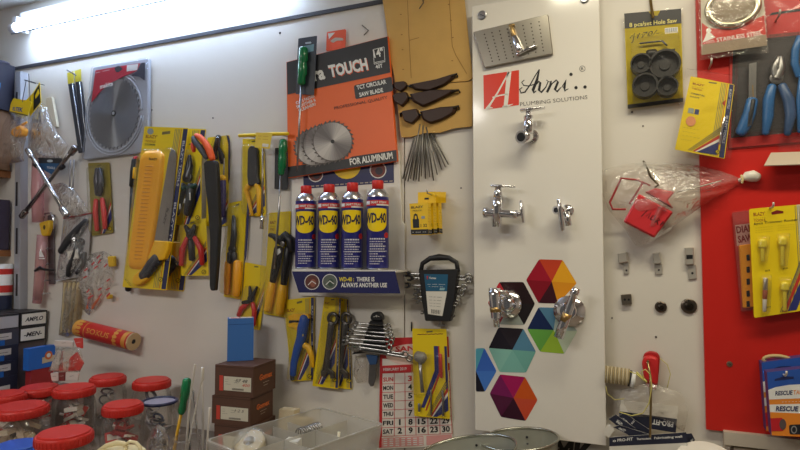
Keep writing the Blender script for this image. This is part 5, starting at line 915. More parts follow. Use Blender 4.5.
# yellow header bags at the top left
z = zz(4.5, 0, 60)
t = thing('yellow_header_bag', 'clear bag with bright yellow header card at top left', 'bag'); D = .055
Q = z(48, 196, 142, 190, 124, 254, 42, 234); mb = MB(YEL); mb.plate(rot2(Q, .8), D, .002); q = quadmap(Q); mb.m(M(30, 60, 150, .5)).qtext('ELTEK', q, .22, .72, .78, .74, .36, D+.0024, .03); mb.m(M(60, 60, 60, .5)).qflat(q, [(0, .9), (1, .9), (1, .98), (0, .98)], D+.0023); mb.m(YEL).plate(z(60, 172, 132, 184, 142, 190, 48, 196), D-.004, .002); mb.build('header_card', t)
mb = sheet(subdiv(z(44, 232, 124, 254, 122, 330, 105, 400, 108, 455, 40, 470, -30, 470, -20, 360), 3, .5, 2), D-.012, .030, CLB, 3); mb.build('film', t)
mb = MB(M(240, 166, 60, .4)); mb.plate(rot2(z(52, 308, 86, 292, 106, 312, 98, 340, 60, 346, 44, 330), 1.4), D-.006, .020, .004); mb.limb(z(90, 300, 120, 280), [1.6, 1], D+.004); tag(mb.build('plug'), 'orange plastic plug inside the clear bag at top left', 'plug')
t = thing('yellow_header_bag', 'clear bag with slanted yellow and black header beside another bag', 'bag'); D = .040
mb = MB(YEL); mb.plate(z(178, 100, 184, 190, 135, 252, 116, 182, 150, 145), D, .002); mb.m(BLACK).flat(z(178, 104, 183, 188, 150, 230, 152, 150), D+.0024); mb.m(YEL).flat(z(172, 130, 178, 150, 160, 176, 158, 160), D+.0027); mb.build('header_card', t)
mb = sheet(subdiv(z(182, 190, 212, 215, 250, 310, 308, 385, 282, 445, 170, 452, 130, 440, 128, 320, 136, 252), 3, .5, 7), D-.014, .034, CLB, 6); mb.build('film', t)
mb = MB(M(206, 194, 170, .6)); mb.plate(rot2(z(206, 172, 232, 165, 256, 300, 216, 312), 1), .012, .010, .001); tag(mb.build('beige_pad'), 'beige pad hanging behind the clear bags at top left', 'pad')
mb = MB(M(80, 78, 80, .4, .7)); mb.limb(z(130, 62, 132, 96, 162, 104), .5, .06, n=5); mb.limb(z(112, 90, 160, 105), .6, .06, n=5); mb.limb(z(118, 92, 100, 190), .35, .06, n=5); mb.limb(z(132, 96, 136, 184), .35, .06, n=5); c = W(29.3, 81, .06); mb.tube([(c.x, .003, c.z), c], .0015, 6); tag(mb.build('wire_hanger'), 'thin wire hanger holding the yellow header bags', 'hanger')
# pink tube packs
z = zz(3.22, 20, 200); PINK = CLEAR('pink', (246, 206, 208), .06, .30, .4, 30)
t = thing('pink_tube_pack', 'long pink translucent tube pack with yellow collar', 'package'); D = .030
mb = MB(PINK); mb.limb([(38, 160), (37.5, 190), (38, 222)], [7, 7.5, 7], D, fl=.6, rnd=False, n=12); mb.build('upper_tube', t); mb = MB(M(224, 176, 30, .45)); mb.plate(rot2(z(60, 74, 92, 64, 94, 88, 84, 116, 68, 116), 1.6), D-.004, .016, .003); mb.m(M(80, 60, 20, .5)).flat(circ(*z(78, 88)[0], 1.2, 2.4, 12), D+.0124); mb.build('collar', t)
mb = MB(PINK); mb.limb(z(72, 112, 68, 180, 62, 260, 54, 332), [6, 6.2, 6, 5], D, fl=.7, rnd=False, n=12); mb.build('lower_tube', t); mb = MB(M(196, 176, 160, .4)); mb.limb(z(70, 124, 62, 250, 56, 322), [3.2, 3.2, 2.8], D, rnd=False); mb.build('inner_stick', t)
mb = MB(WHITE); mb.flat(z(66, 158, 78, 184, 56, 184), D+.0145); mb.flat(z(56, 187, 80, 187, 80, 190, 56, 190), D+.0145); mb.build('logo', t); mb = MB(BLACK); mb.limb(z(48, 228, 64, 218, 78, 224, 108, 226), [1.2, 1.8, 1.2, .9], D+.016); mb.build('tie', t)
# chrome bracket with pins
t = thing('hook_bracket', 'narrow grey bracket with chrome pins beside the pink tube', 'bracket')
mb = MB(M(120, 112, 114, .4, .5)); mb.plate(rot2(z(88, 50, 108, 46, 110, 270, 92, 272), 1), .002, .005, .001); mb.build('plate', t)
for x, y in ((104, 156), (104, 206), (98, 258), (92, 300)): c = W(*z(x, y)[0], .008); mb = MB(CHROME); mb.tube([(c.x, -.001, c.z), c+Vector((-.002, -.02, 0)), c+Vector((.012, -.034, -.004)), c+Vector((.022, -.036, .002))], .0022, 6); mb.build('pin', t)
mb = MB(CHROME); mb.limb(z(76, 58, 80, 44, 100, 42, 108, 60, 106, 92), 1.1, .02); mb.build('loop', t)
# white bag with a black tool
t = thing('tool_bag', 'flat white-backed bag with a black tool beside red pliers', 'bag'); D = .012
Q = z(140, 56, 231, 40, 216, 242, 115, 262); mb = MB(M(196, 196, 202, .5)); mb.plate(rot2(Q, 1), D, .0012); mb.build('backing', t); mb = MB(M(170, 50, 50, .5)); mb.limb(z(140, 58, 231, 42), .8, D+.004, n=5); mb.build('seal', t)
mb = MB(M(46, 48, 54, .4)); mb.limb(z(132, 166, 160, 130, 190, 95, 214, 66), [3.4, 5, 4.4, 2.6], D+.012); mb.build('tool_body', t); mb = MB(M(36, 38, 42, .4)); mb.limb(z(196, 130, 182, 180, 162, 222, 154, 244), [4, 5, 4, 2.2], D+.010); mb.limb(z(182, 236, 205, 205, 208, 170), [1.8, 2.2, 1.8], D+.008); mb.build('tool_arm', t); mb = MB(PAPER); mb.plate(z(152, 166, 186, 158, 188, 188, 154, 192), D+.024, .001); mb.build('tag', t)
mb = sheet(subdiv(Q, 5, .2, 3), D, .030, CLB, 8); mb.build('film', t)
# clear bag near wheel wrench
mb = sheet(subdiv(zz(5.63, 20, 140)(185, 250, 240, 240, 300, 270, 360, 350, 392, 405, 330, 428, 250, 430, 190, 330), 3, .5, 12), .02, .02, CLB, 14); tag(mb.build('plastic_bag'), 'small crinkled clear bag below the crossed wheel wrench', 'bag')
mb = MB(M(160, 158, 162, .35, .7)); mb.limb([(70.5, 160), (70, 175), (69.6, 188)], [.8, .8, .8], .02); mb.limb([(74, 160), (73.4, 180), (72, 196)], [.7, .7, .7], .02); tag(mb.build('hook_strip'), 'thin steel strip hanging behind the wheel wrench end', 'strip')
# red handled pliers card
t = thing('pliers_pack', 'narrow yellow card with red-handled pliers below saw blade tray', 'package'); D = .006
ycard(t, [(88, 163), (109.4, 162.4), (113.2, 232.8), (92, 236)], D, brand=False, stripes=(.4, .99, .97, .55), mat=M(150, 136, 60, .45)); pliers(t, (98.6, 192), [[(96.6, 180), (97, 169)], [(101, 180), (99.6, 169)]], [[(96, 200), (95.4, 212), (97, 230)], [(102, 199), (104, 212), (105, 228)]], [2.4, 3, 2.4], D+.012, M(80, 80, 86, .35, .7), M(214, 62, 54, .4), (4.2, 2.4), 4.4); shell(t, [(91, 166), (107, 165), (110, 232), (93, 234)], D+.001, .024, .9)
# lower bags
t = thing('stick_bag', 'clear bag of beige sticks below the white tool bag', 'bag'); mb = sheet(subdiv(z(138, 258, 202, 264, 196, 340, 190, 392, 172, 430, 150, 442, 124, 434, 134, 340), 3, .4, 15), .01, .020, CLEAR('beigebag', (226, 214, 186), .10, .22, .9, 30), 16); mb.build('film', t)
for i, (x0, x1) in enumerate(((146, 134), (160, 146), (174, 158), (188, 172))): mb = MB(M(188, 170, 130, .6)); mb.limb(z(x0, 268, (x0+x1)/2, 350, x1, 425), 1.5, .016, n=6); mb.build('stick', t)
t = thing('red_print_bag', 'crumpled clear bag with red print and small yellow pieces', 'bag'); mb = sheet(subdiv(z(196, 190, 240, 170, 270, 164, 304, 186, 302, 258, 280, 300, 245, 350, 222, 372, 188, 336, 176, 280), 3, .6, 18), .008, .026, CLB, 17); mb.build('film', t)
mb = MB(M(200, 60, 64, .5)); r_ = random.Random(5)
for i in range(16): x, y = 200+r_.random()*80, 185+r_.random()*140; a = r_.uniform(-.9, -.5); mb.flat(z(x, y, x+14*math.cos(a), y+14*math.sin(a), x+14*math.cos(a)+3, y+14*math.sin(a)+3, x+3, y+3), .034+.0003*i)
mb.build('print', t)
for P in (z(280, 182, 300, 180, 302, 214, 284, 216), z(276, 306, 290, 304, 290, 318, 278, 320)): mb = MB(M(226, 180, 40, .4)); mb.plate(rot2(P, 1), .012, .012, .002); mb.build('yellow_piece', t)
for P in (z(225, 300, 222, 330, 215, 350), z(255, 315, 240, 335, 232, 350)): mb = MB(M(220, 110, 60, .4)); mb.limb(P, [1, 1.4, .8], .016); mb.build('orange_piece', t)
# red tube
t = thing('red_tube', 'red paper tube with gold ends lying against the wall', 'tube'); a, b = W(80, 328, .04), W(133, 341.5, .04); u = (b-a).normalized(); L = (b-a).length; r = 8.6*mpp(107, 335, .04)
mb = MB(M(186, 36, 30, .4)); mb.lathe(a, u, [(0, r), (L, r)], 26, cap=False); mb.build('body', t); v = (CAM-(a+b)/2); v = (v-u*v.dot(u)).normalized(); w = u.cross(v)
w = -w if w.z < 0 else w
cyl = lambda s_, ang, k=.0006: a+u*s_*L+(v*math.cos(ang)+w*math.sin(ang))*(r+k)
mb = MB(M(206, 146, 60, .45)); mb.textf('SOKUS', lambda uu, vv: cyl(.26+.42*uu, -.36+.62*vv), .01)
for s0, s1 in ((.0, .06), (.2, .215), (.75, .77), (.90, .97)):
    n = 16; vs = [cyl(s_, -1.6+3.4*i/n, .0004) for s_ in (s0, s1) for i in range(n+1)]; mb.add(vs, [(i, i+1, n+2+i, n+1+i) for i in range(n)], True)
for k in range(5): mb.add([cyl(.78+.07*math.cos(q)*.6, -.9+.45*k+.2*math.sin(q), .0008) for q in [i*math.pi/4 for i in range(8)]], [tuple(range(8))]); mb.add([cyl(.10+.05*math.cos(q), -.9+.45*k+.2*math.sin(q), .0008) for q in [i*math.pi/4 for i in range(8)]], [tuple(range(8))])
mb.build('gold_print', t); mb = MB(M(196, 170, 130, .6)); mb.lathe(b, u, [(-.001, r*1.01), (.004, r*1.01), (.004, r*.3), (.001, r*.28)], 24); mb.m(BLACK).lathe(b+u*.0015, u, [(0, r*.26), (.0008, r*.26)], 12); mb.build('end_cap', t); mb = MB(M(206, 150, 60, .5)); mb.lathe(a, -u, [(-.001, r*1.01), (.004, r*.98)], 24); mb.build('end_cap', t)
# marks on the bare wall
for i, (x, y, r) in enumerate(((280, 33, 1.3), (213, 118, .9), (612, 318, .8), (656, 337, 1.1), (632, 112, 1), (643, 126, .8), (152, 110, .8), (461, 188, .8))):
    mb = MB(M(60, 54, 50, .6)); c = W(x, y, .0002); mb.lathe(c, (0, -1, 0), [(0, r*mpp(x, y)), (.0012, r*mpp(x, y)*.8)], 8); tag(mb.build('wall_nail'), ['small dark nail head above the orange sleeve', 'tiny nail head above the pruning saw', 'tiny nail head below left metal catches', 'dark nail head above the red reel', 'tiny nail head below the hole saw pack', 'lower tiny nail head below the hole saw pack', 'tiny nail head right of the blade tray', 'tiny nail head right of padlock boxes'][i], 'nail')
mb = MB(M(90, 84, 76, .5)); mb.limb([(362, 25), (368.5, 30.5), (364, 35)], .5, .004, n=5); tag(mb.build('wire_clip'), 'small bent wire on the wall above the orange sleeve', 'wire')
# ================================================================= rack at the far left
mb = MB(M(176, 178, 186, .4, .3)); mb.plate([(15.5, 72), (20.5, 71), (19.6, 315), (13.5, 315)], .001, .030, .002); t = thing('rack_upright', 'grey slotted steel upright at the left end of the wall', 'upright'); mb.build('channel', t)
for y0, y1 in ((92, 108), (182, 206), (228, 254), (274, 296)): mb = MB(M(40, 38, 42, .6)); mb.plate([(15.8, y0), (17.6, y0), (17.4, y1), (15.4, y1)], .030, .0016); mb.build('slot', t)
def WX(px, py, X):                         # point on a vertical plane x = X (right-hand ends of boxes at the far left)
    r = ray(px, py); return CAM + r*((X-CAM.x)/r.x)
def shelf(y0, label):
    a = W(11, y0, .0); b = W(11, y0+6.5, .0); mb = MB(M(150, 98, 58, .6, noise=.2, scale=20)); mb.box(((-3.1+a.x)/2, -.12, (a.z+b.z)/2), a.x+3.1, .24, a.z-b.z); return tag(mb.build('shelf_board'), label, 'shelf'), a.z, b.z
_, S1, _b1 = shelf(171.5, 'brown wooden shelf board at far left, upper one'); _, S2, _b2 = shelf(250, 'brown wooden shelf board at far left, lower one')
def endbox(name, X, d0, d1, zt, zb, mat, label, pr=None, w=.16, cat='box'):   # box whose right-hand end (plane x = X) faces the shop
    t = thing(name, label, cat); mb = MB(mat); mb.box((X-w/2, -(d0+d1)/2, (zt+zb)/2), w, d1-d0, zt-zb-.0006); BS = mb.build('box_shell', t)
    if pr: mb = MB(WHITE); pr(mb, lambda u, v, k=.0006: Vector((X+k, -d1+(d1-d0)*u, zb+(zt-zb)*(1-v)))); mb.build('print', BS)
    return t
Xc = W(9.5, 112, .02).x; zc = W(9.5, 112, .02).z; Xn = W(13, 66, .02).x; zn = W(13, 66, .02).z
endbox('carton', Xc, .012, .20, zc, S1+.001, M(140, 108, 82, .7, noise=.1, scale=20), 'brown carton on the upper shelf at far left')
endbox('carton', Xn, .012, .20, zn, zc+.001, M(40, 40, 56, .5), 'dark navy carton on top of the brown one', lambda mb, f: (mb.m(M(60, 130, 190, .5)).poly3([f(.55, .72), f(.70, .62), f(.72, .44), f(.58, .5)]), mb.m(WHITE).poly3([f(.52, .16), f(.62, .16), f(.62, .05), f(.52, .05)])))
mb = MB(M(90, 86, 104, .4)); mb.tube([Vector((Xn-.035+.03*math.cos(a), -.05+.03*math.sin(a), zn+.006)) for a in [i*math.pi/9 for i in range(18)]], .006, 6, closed=True); tag(mb.build('cable_ring'), 'coiled grey ring lying on the navy carton', 'ring')
Xp = W(8, 200, .02).x; endbox('carton', Xp, .012, .18, W(8, 200, .02).z, S2+.001, M(70, 62, 84, .55), 'dark purple carton standing on the lower shelf')
# striped can lower left
Xk = W(9, 290, .05).x-.045; p = WX(1, 264, Xk); q = WX(1, 311, Xk); t = thing('striped_can', 'white can with red and navy bands at the left edge', 'can'); h = p.z-q.z; r = .036; q.y -= .0
mb = MB(WHITE); mb.lathe(q, (0, 0, 1), [(0, r), (h, r)], 24); mb.build('body', t); mb = MB(M(206, 52, 46, .4)); mb.lathe(q, (0, 0, 1), [(h*.78, r*1.004), (h*.9, r*1.004)], 24, cap=False); mb.build('red_band', t); mb = MB(M(206, 52, 46, .4)); mb.lathe(q, (0, 0, 1), [(h*.40, r*1.004), (h*.55, r*1.004)], 24, cap=False); mb.build('red_band', t); mb = MB(M(36, 44, 70, .4)); mb.lathe(q, (0, 0, 1), [(h*.02, r*1.004), (h*.34, r*1.004)], 24, cap=False); mb.build('navy_band', t)
# stacks of small boxes against the wall, ends towards the shop
def marks(s0, col=(40, 36, 40)):
    def pr(mb, f):
        mb.m(PAPER).poly3([f(.05, .88), f(.95, .90), f(.95, .12), f(.05, .14)]); mb.m(M(*col, .5)); mb.textf(s0, lambda u, v: f(.16+.68*u, .64-.28*v, .0011), .03, .3)
    return pr
def lab(mb, f):
    mb.m(M(24, 96, 180, .5)).poly3([f(.0, .98), f(.62, .98), f(.62, .60), f(.0, .60)]); mb.m(M(196, 190, 186, .6)).poly3([f(.30, .66), f(.80, .62), f(.80, .22), f(.30, .22)]); mb.m(M(60, 50, 60, .5)).textf('----', lambda u, v: f(.36+.36*u, .5-.16*v, .0011), .03)
NV = M(36, 38, 58, .5); Xb = W(45, 318, .02).x; fy = lambda px, py: -WX(px, py, Xb).y; zq = lambda px, py: WX(px, py, Xb).z
d1 = fy(20.5, 318); dA = d1+.004; dB = dA+.13
GB = M(38, 38, 44, .5)
zs = [zq(20, y) for y in (313, 328, 343.3, 358.4, 374)]
for i, (m_, lb_, pr_) in enumerate(((GB, 'flat box with grey end on top of left stack', lambda mb, f: mb.m(M(176, 176, 182, .6)).poly3([f(.03, .9), f(.97, .9), f(.97, .14), f(.03, .14)])), (M(60, 62, 76, .5), 'dark box with label near top of left stack', lab), (NV, 'navy box with label, third from bottom of left stack', lab), (NV, 'navy box with label, second from bottom of left stack', lab))): endbox('small_box', Xb, dA, dB, zs[i], zs[i+1], m_, lb_, pr_)
endbox('small_box', Xb, dA, dB, zs[4], COUNTZ+.001, NV, 'navy box at the bottom of the left stack', lab)
zu = [zq(33, y) for y in (311.3, 326, 341.5)]
endbox('small_box', Xb, .012, d1, zu[0], zu[1], M(34, 33, 36, .5), 'small white-ended box with dark print, upper of the pair', marks('AMPLO')); endbox('small_box', Xb-.004, .012, d1, zu[1], zu[2], M(34, 33, 36, .5), 'small white-ended box with dark print, lower of the pair', marks('-MEN-')); endbox('small_box', Xb-.01, .012, d1, zu[2], COUNTZ+.001, M(96, 84, 84, .6), 'dull grey box under the pair of white-ended boxes')
# bright blue box
Xl = W(55, 356, .03).x; nf = WX(28.8, 360, Xl); db = -nf.y; wb = Xl-W(23.2, 358, db).x; zt_ = WX(28.6, 349, Xl).z; zb_ = WX(28.8, 371, Xl).z
wb = max(.02, min(wb, Xl-Xb-.004))
t = endbox('blue_box', Xl, .03, db, zt_, zb_, M(34, 104, 196, .45), 'bright blue box with orange round mark among left stacks', lambda mb, f: (mb.m(M(206, 190, 160, .6)).poly3([f(.50, .78), f(.98, .74), f(.98, .46), f(.50, .50)]), mb.m(M(214, 110, 50, .5)).poly3([f(.74+.15*math.cos(a), .44-.2*math.sin(a), .001) for a in [i*math.pi/8 for i in range(16)]]), mb.m(WHITE).poly3([f(.74+.08*math.cos(a), .44-.1*math.sin(a), .0014) for a in [i*math.pi/8 for i in range(16)]])), w=wb)
endbox('red_box', Xl-.002, .034, db-.01, zb_-.0004, COUNTZ+.001, M(158, 34, 36, .5), 'dark red box under the bright blue box', None, w=wb-.002)
# pouch of sachets
z = zz(6.43, 30, 330); D = .19
SR = M(206, 62, 54, .5); SW = M(214, 204, 196, .55); r_ = random.Random(11)
sl = ['second', 'third', 'fourth', 'fifth', 'sixth', 'seventh']
SA = [((158, 66, 276, 72, 274, 108, 156, 104), SW, 'white folded sachet lying across the top of the clear pouch'), ((278, 54, 334, 50, 336, 120, 300, 112), SR, 'red sachet poking out at top right of the clear pouch'), ((126, 262, 160, 150, 182, 128, 196, 140, 176, 262), SW, 'white sachet at left inside the clear pouch'), ((182, 262, 196, 140, 214, 134, 216, 262), SR, 'thin red sachet in the middle left of clear pouch'), ((212, 262, 210, 140, 262, 132, 258, 200, 246, 262), SW, 'white sachet in the middle of the clear pouch'), ((244, 264, 252, 180, 300, 140, 342, 214, 316, 264), SR, 'large red sachet at right inside the clear pouch'), ((130, 278, 180, 272, 180, 330, 140, 330), SW, 'lower left white sachet under the clear pouch'), ((182, 274, 224, 272, 222, 328, 184, 328), M(120, 50, 48, .5), 'dark red sachet below the clear pouch'), ((228, 274, 312, 278, 306, 326, 226, 326), SW, 'lower right white sachet under the clear pouch')]
for i, (P, m_, lb) in enumerate(SA):
    mb = MB(m_); mb.plate(rot2(z(*P), .8), D+.004*(i % 3), .004, .001); tt = thing('sachet', lb, 'sachet', 'red and white sachets by the pouch'); mb.build('packet', tt); x0, y0 = z(*P)[0]; cx_ = sum(z(*P)[k][0] for k in range(len(P)//2))/(len(P)//2); cy_ = sum(z(*P)[k][1] for k in range(len(P)//2))/(len(P)//2); mb = MB(M(60, 40, 40, .5) if m_ is SW else SW); mb.text('---', (cx_-2, cy_), (cx_+2, cy_-.5), 1.6, D+.004*(i % 3)+.0045, .02); mb.build('print', tt)
mb = sheet(subdiv(z(176, 112, 320, 110, 350, 215, 320, 272, 118, 268), 4, .4, 21), D+.012, .02, CLEAR('thinbag', (252, 250, 246), .05, .02, .8, 28), 22); tag(mb.build('plastic_bag'), 'clear pouch full of red and white sachets', 'bag')
a = W(48, 386, D+.004); b = W(81, 382, D); mb = MB(M(110, 92, 84, .6)); mb.box(((a.x+b.x)/2, -D+.03, (a.z+COUNTZ)/2), abs(b.x-a.x), .04, a.z-COUNTZ); tag(mb.build('small_box'), 'dull box standing behind the jars under the sachets', 'box')
# ================================================================= jars with lids
LIDR = M(196, 42, 32, .42); LIDB = M(36, 84, 176, .42)
def jar(cx, cy, w, h, lidm, label, lid=True, seed=0, fill='packet', n=7, mul=1.7, cols=((210, 200, 190), (200, 60, 50), (190, 180, 170)), plab='', name='plastic_jar'):
    zl = CZ-h; p = HZ(cx, cy, zl); r = w/2*((p-CAM).dot(FW))/F*.985; t = thing(name, label, 'jar', 'clear jars on the counter' if name == 'plastic_jar' else None)
    c = Vector((p.x, p.y, COUNTZ)); H_ = zl-COUNTZ; rb = r*1.06
    mb = MB(CLJ); mb.lathe(c, (0, 0, 1), [(0, rb*.80), (.004, rb*.94), (.02, rb), (H_*.55, rb), (H_*.68, rb*.97), (H_-.038, rb*.90), (H_-.03, r*.88), (H_-.012, r*.88)], 36, cap=False); mb.poly3([c+Vector((math.cos(a)*rb*.8, math.sin(a)*rb*.8, .0006)) for a in [i*math.pi/12 for i in range(24)]]); mb.build('jar_body', t)
    if lid:
        mb = MB(lidm); mb.lathe(c, (0, 0, 1), [(H_-.026, r*.97), (H_-.026, r*.985), (H_-.024, r), (H_-.008, r), (H_-.005, r*.97), (H_-.005, r*.90), (H_-.001, r*.885), (H_, r*.86)], 40); LD = mb.build('lid', t)
        mb = MB(lidm)
        for k in range(40): a = 2*math.pi*k/40; d_ = Vector((math.cos(a), math.sin(a), 0)); mb.quad(c+d_*(r-.0003)+Vector((0, 0, H_-.023))-Vector((-d_.y, d_.x, 0))*.0012, Vector((-d_.y, d_.x, 0))*.0024, d_*.0012, (0, 0, .014))
        mb.build('lid_ribs', LD)
    else:
        mb = MB(lidm); mb.tube([c+Vector((math.cos(a)*r, math.sin(a)*r, H_-.004)) for a in [i*math.pi/16 for i in range(32)]], .0045, 8, closed=True); mb.build('rim', t); mb = MB(M(150, 146, 164, .35)); mb.lathe(c, (0, 0, 1), [(H_-.007, r*.96), (H_-.004, r*.96)], 32); mb.build('lid', t)
    rr = random.Random(seed); n = int(n*mul)
    for i in range(n):
        ang = rr.uniform(0, 6.28); rad = rr.uniform(0, .45)*r; w2, h2, t2 = rr.uniform(.30, .46)*r, rr.uniform(.50, .78)*r, rr.uniform(.05, .13)*r
        q0 = c+Vector((math.cos(ang)*rad, math.sin(ang)*rad, .012+(H_-.070)*(i+.5)/n+.012)); R3 = Matrix.Rotation(rr.uniform(0, 6.28), 3, 'Z') @ Matrix.Rotation(rr.uniform(-1.1, 1.1), 3, 'X') @ Matrix.Rotation(rr.uniform(-.5, .5), 3, 'Y')
        ax, ay, az = R3 @ Vector((w2*2*.8, 0, 0)), R3 @ Vector((0, h2*2*.8, 0)), R3 @ Vector((0, 0, t2*2)); q1 = q0-(ax+ay+az)/2
        ok = all((Vector((v.x-c.x, v.y-c.y)).length < rb*.93) for v in [q1+ax*i_+ay*j_+az*k_ for i_ in (0, 1) for j_ in (0, 1) for k_ in (0, 1)])
        for _k in range(6):
            if all((Vector((v.x-c.x, v.y-c.y)).length < rb*.93) and v.z > c.z+.003 for v in [q1+ax*i_+ay*j_+az*k_ for i_ in (0, 1) for j_ in (0, 1) for k_ in (0, 1)]): break
            s_ = .86; ax, ay, az = ax*s_, ay*s_, az*s_; q0.x, q0.y = c.x+(q0.x-c.x)*.5, c.y+(q0.y-c.y)*.5; q1 = q0-(ax+ay+az)/2
        if fill == 'packet':
            tt = thing('small_packet', 'small %s inside the %s' % (plab, label.split(' with ')[0] if False else label), 'packet', 'packets inside '+label[:60])
            mb = MB(M(*cols[i % len(cols)], .5)); mb.quad(q1, ax, ay, az); mb.build('box', tt); nn = az.normalized()*.0006
            mb = MB(M(*cols[(i+1) % len(cols)], .5))
            for o_, s_ in ((q1+az+nn, 1), (q1-nn, -1)): mb.poly3([o_+ax*u+ay*v for u, v in ((.1, .12), (.9, .12), (.9, .45), (.1, .45))][::s_])
            mb.build('label', tt)
        else:
            tt = MB(M(*cols[i % len(cols)], .35, .3)); tt.tube([q0+R3 @ Vector((math.cos(a)*w2*.8, math.sin(a)*w2*.8, 0)) for a in [k*math.pi/7 for k in range(14)]], t2*.8, 6, closed=True); tag(tt.build('small_ring'), 'small coiled ring inside the '+label, 'ring', 'rings inside '+label[:50])
WP = ((206, 198, 188), (186, 176, 168), (200, 60, 54)); BP = ((190, 172, 146), (206, 190, 164), (170, 150, 124))
jar(4, 393, 40, .42, LIDR, 'red-lidded jar cut by the left edge, back row', seed=1, plab='pale packet', cols=WP, n=4)
jar(39.5, 386, 37, .43, LIDR, 'red-lidded jar in front of the bright blue box', seed=2, plab='pale packet', cols=WP, n=5)
jar(74.5, 386, 39, .40, LIDR, 'red-lidded jar below the sachet pouch', seed=3, plab='white packet', cols=((214, 208, 200), (196, 190, 186), (210, 204, 196), (196, 60, 54)), n=9)
jar(108, 375.5, 34, .40, LIDR, 'red-lidded jar below the red paper tube', seed=4, plab='grey ring', fill='ring', cols=((190, 190, 194), (120, 120, 126)), n=5)
jar(152, 379, 36.5, .40, LIDR, 'red-lidded jar farthest right by the wall', seed=5, plab='grey ring', fill='ring', cols=((180, 180, 186), (110, 110, 120)), n=5)
jar(21, 405, 50, .42, LIDR, 'red-lidded jar at left behind the blue-lidded one', seed=6, plab='beige packet', cols=BP, n=8)
jar(123, 403, 38.5, .40, LIDR, 'red-lidded jar full of red boxes in front row', seed=7, plab='red and white box', cols=((196, 52, 46), (216, 208, 198), (150, 40, 40)), n=11)
jar(64.5, 431, 53, .40, LIDR, 'largest red-lidded jar at the bottom edge', seed=8, plab='beige packet', cols=BP, n=7)
jar(18, 444, 46, .46, LIDB, 'blue-lidded jar in the bottom left corner', seed=9, plab='pale packet', cols=WP, n=4)
jar(159.5, 400, 33, .42, M(34, 38, 72, .3), 'clear jar with flat grey lid and navy rim', lid=False, seed=10, fill='ring', plab='ring', cols=((96, 110, 150), (180, 180, 190), (60, 66, 90)), n=8)
# cream tub with loop handle
t = thing('cream_tub', 'cream plastic tub with loop handle at the bottom edge', 'tub'); CRM = M(222, 206, 160, .45); c = W(120, 450, .62); c.z = COUNTZ; ht = W(120, 452, .62).z-COUNTZ
mb = MB(CRM); mb.lathe(c, (0, 0, 1), [(0, .040), (ht-.02, .046), (ht-.018, .05), (ht-.004, .05), (ht, .046)], 28); mb.build('tub_body', t); mb = MB(CRM); mb.limb([(98, 452), (106, 446), (116, 443), (124, 443.5), (127, 447), (124, 452)], [2.6, 2.4, 2.8, 2.6, 2.2, 2], .62, fl=.6); mb.limb([(124, 446), (130, 441.4), (136, 442.5), (140, 447), (141, 453)], [1.8, 1.8, 1.8, 1.8, 1.8], .62); mb.build('loop_handle', t)
# crumpled clear bag beside the open jar
mb = sheet(subdiv([(151, 431), (158, 424), (165, 428), (169, 440), (168, 458), (146, 458), (147, 442)], 3, .6, 31), .40, .05, CLB, 32); tag(mb.build('plastic_bag'), 'crumpled clear bag on the counter below the navy-rimmed jar', 'bag')
# ================================================================= tool jar
p = HZ(187.5, 438, CZ-.44); r = 13.5*((p-CAM).dot(FW))/F; t = thing('glass_jar', 'small glass jar holding screwdrivers and thin tools', 'jar'); c = Vector((p.x, p.y, COUNTZ)); H_ = p.z-COUNTZ; DJ = -p.y
mb = MB(CLJ); mb.lathe(c, (0, 0, 1), [(0, r*.9), (.004, r*1.06), (H_*.75, r*1.08), (H_*.86, r*.95), (H_*.97, r*.95), (H_, r)], 28, cap=False); mb.poly3([c+Vector((math.cos(a)*r*.9, math.sin(a)*r*.9, .0008)) for a in [i*math.pi/10 for i in range(20)]]); mb.build('glass_body', t); mb = MB(CLJ); mb.tube([c+Vector((math.cos(a)*r, math.sin(a)*r, H_)) for a in [i*math.pi/12 for i in range(24)]], .002, 6, closed=True); mb.build('glass_rim', t)
def rod(P, R_, m_, label, dd, name='thin_tool'):
    mb = MB(m_); mb.limb(P, R_, DJ, dd=[DJ+k for k in dd], n=7); tag(mb.build(name), label, 'tool', 'thin tools in the glass jar')
t = thing('screwdriver', 'screwdriver with green handle and yellow shaft in glass jar', 'screwdriver')
mb = MB(GREEN); mb.limb([(187, 380), (185.6, 390), (184.2, 397), (183.6, 401), (182, 410), (181.4, 413)], [4.2, 5, 4.6, 3.8, 4.2, 3.2], DJ-.005); mb.build('handle', t); mb = MB(M(232, 180, 40, .35)); mb.limb([(181.2, 413), (177, 434), (174.5, 449), (173.4, 458)], [1.6, 1.6, 1.6, 1.4], DJ-.005, rnd=False); mb.build('shaft', t)
rod([(194.8, 364.5), (192, 385), (188.4, 415), (186, 452)], [1.2, 1.1, 1.3, 1.3], M(226, 222, 214, .3, .5), 'long chrome rod leaning left behind the green screwdriver', (0, 0, 0, 0))
rod([(202.5, 368), (202, 379), (201, 383), (193, 420), (187, 452)], [1.6, 2.2, 1, 1, 1], M(226, 222, 214, .3, .4), 'flat-tipped silver spatula in the glass jar', (.012,)*5)
rod([(202, 383), (202.6, 410), (203, 452)], [1.1, 1.3, 1.3], M(214, 210, 204, .3, .5), 'upright chrome rod at right in the glass jar', (-.008,)*3)
rod([(193.4, 391), (196, 420), (199.4, 452)], [.9, 1, 1], CHROME, 'chrome rod crossing behind the spatula in glass jar', (-.016,)*3)
rod([(189.6, 398), (188.6, 420), (190, 452)], [.9, 1, 1], DSTEEL, 'dark steel rod in the middle of the glass jar', (-.004,)*3)
rod([(209.6, 408), (208.6, 420), (206.6, 452)], [1.6, 1.1, 1.1], M(214, 206, 196, .4), 'thin white stick at the right of the glass jar', (-.002,)*3)
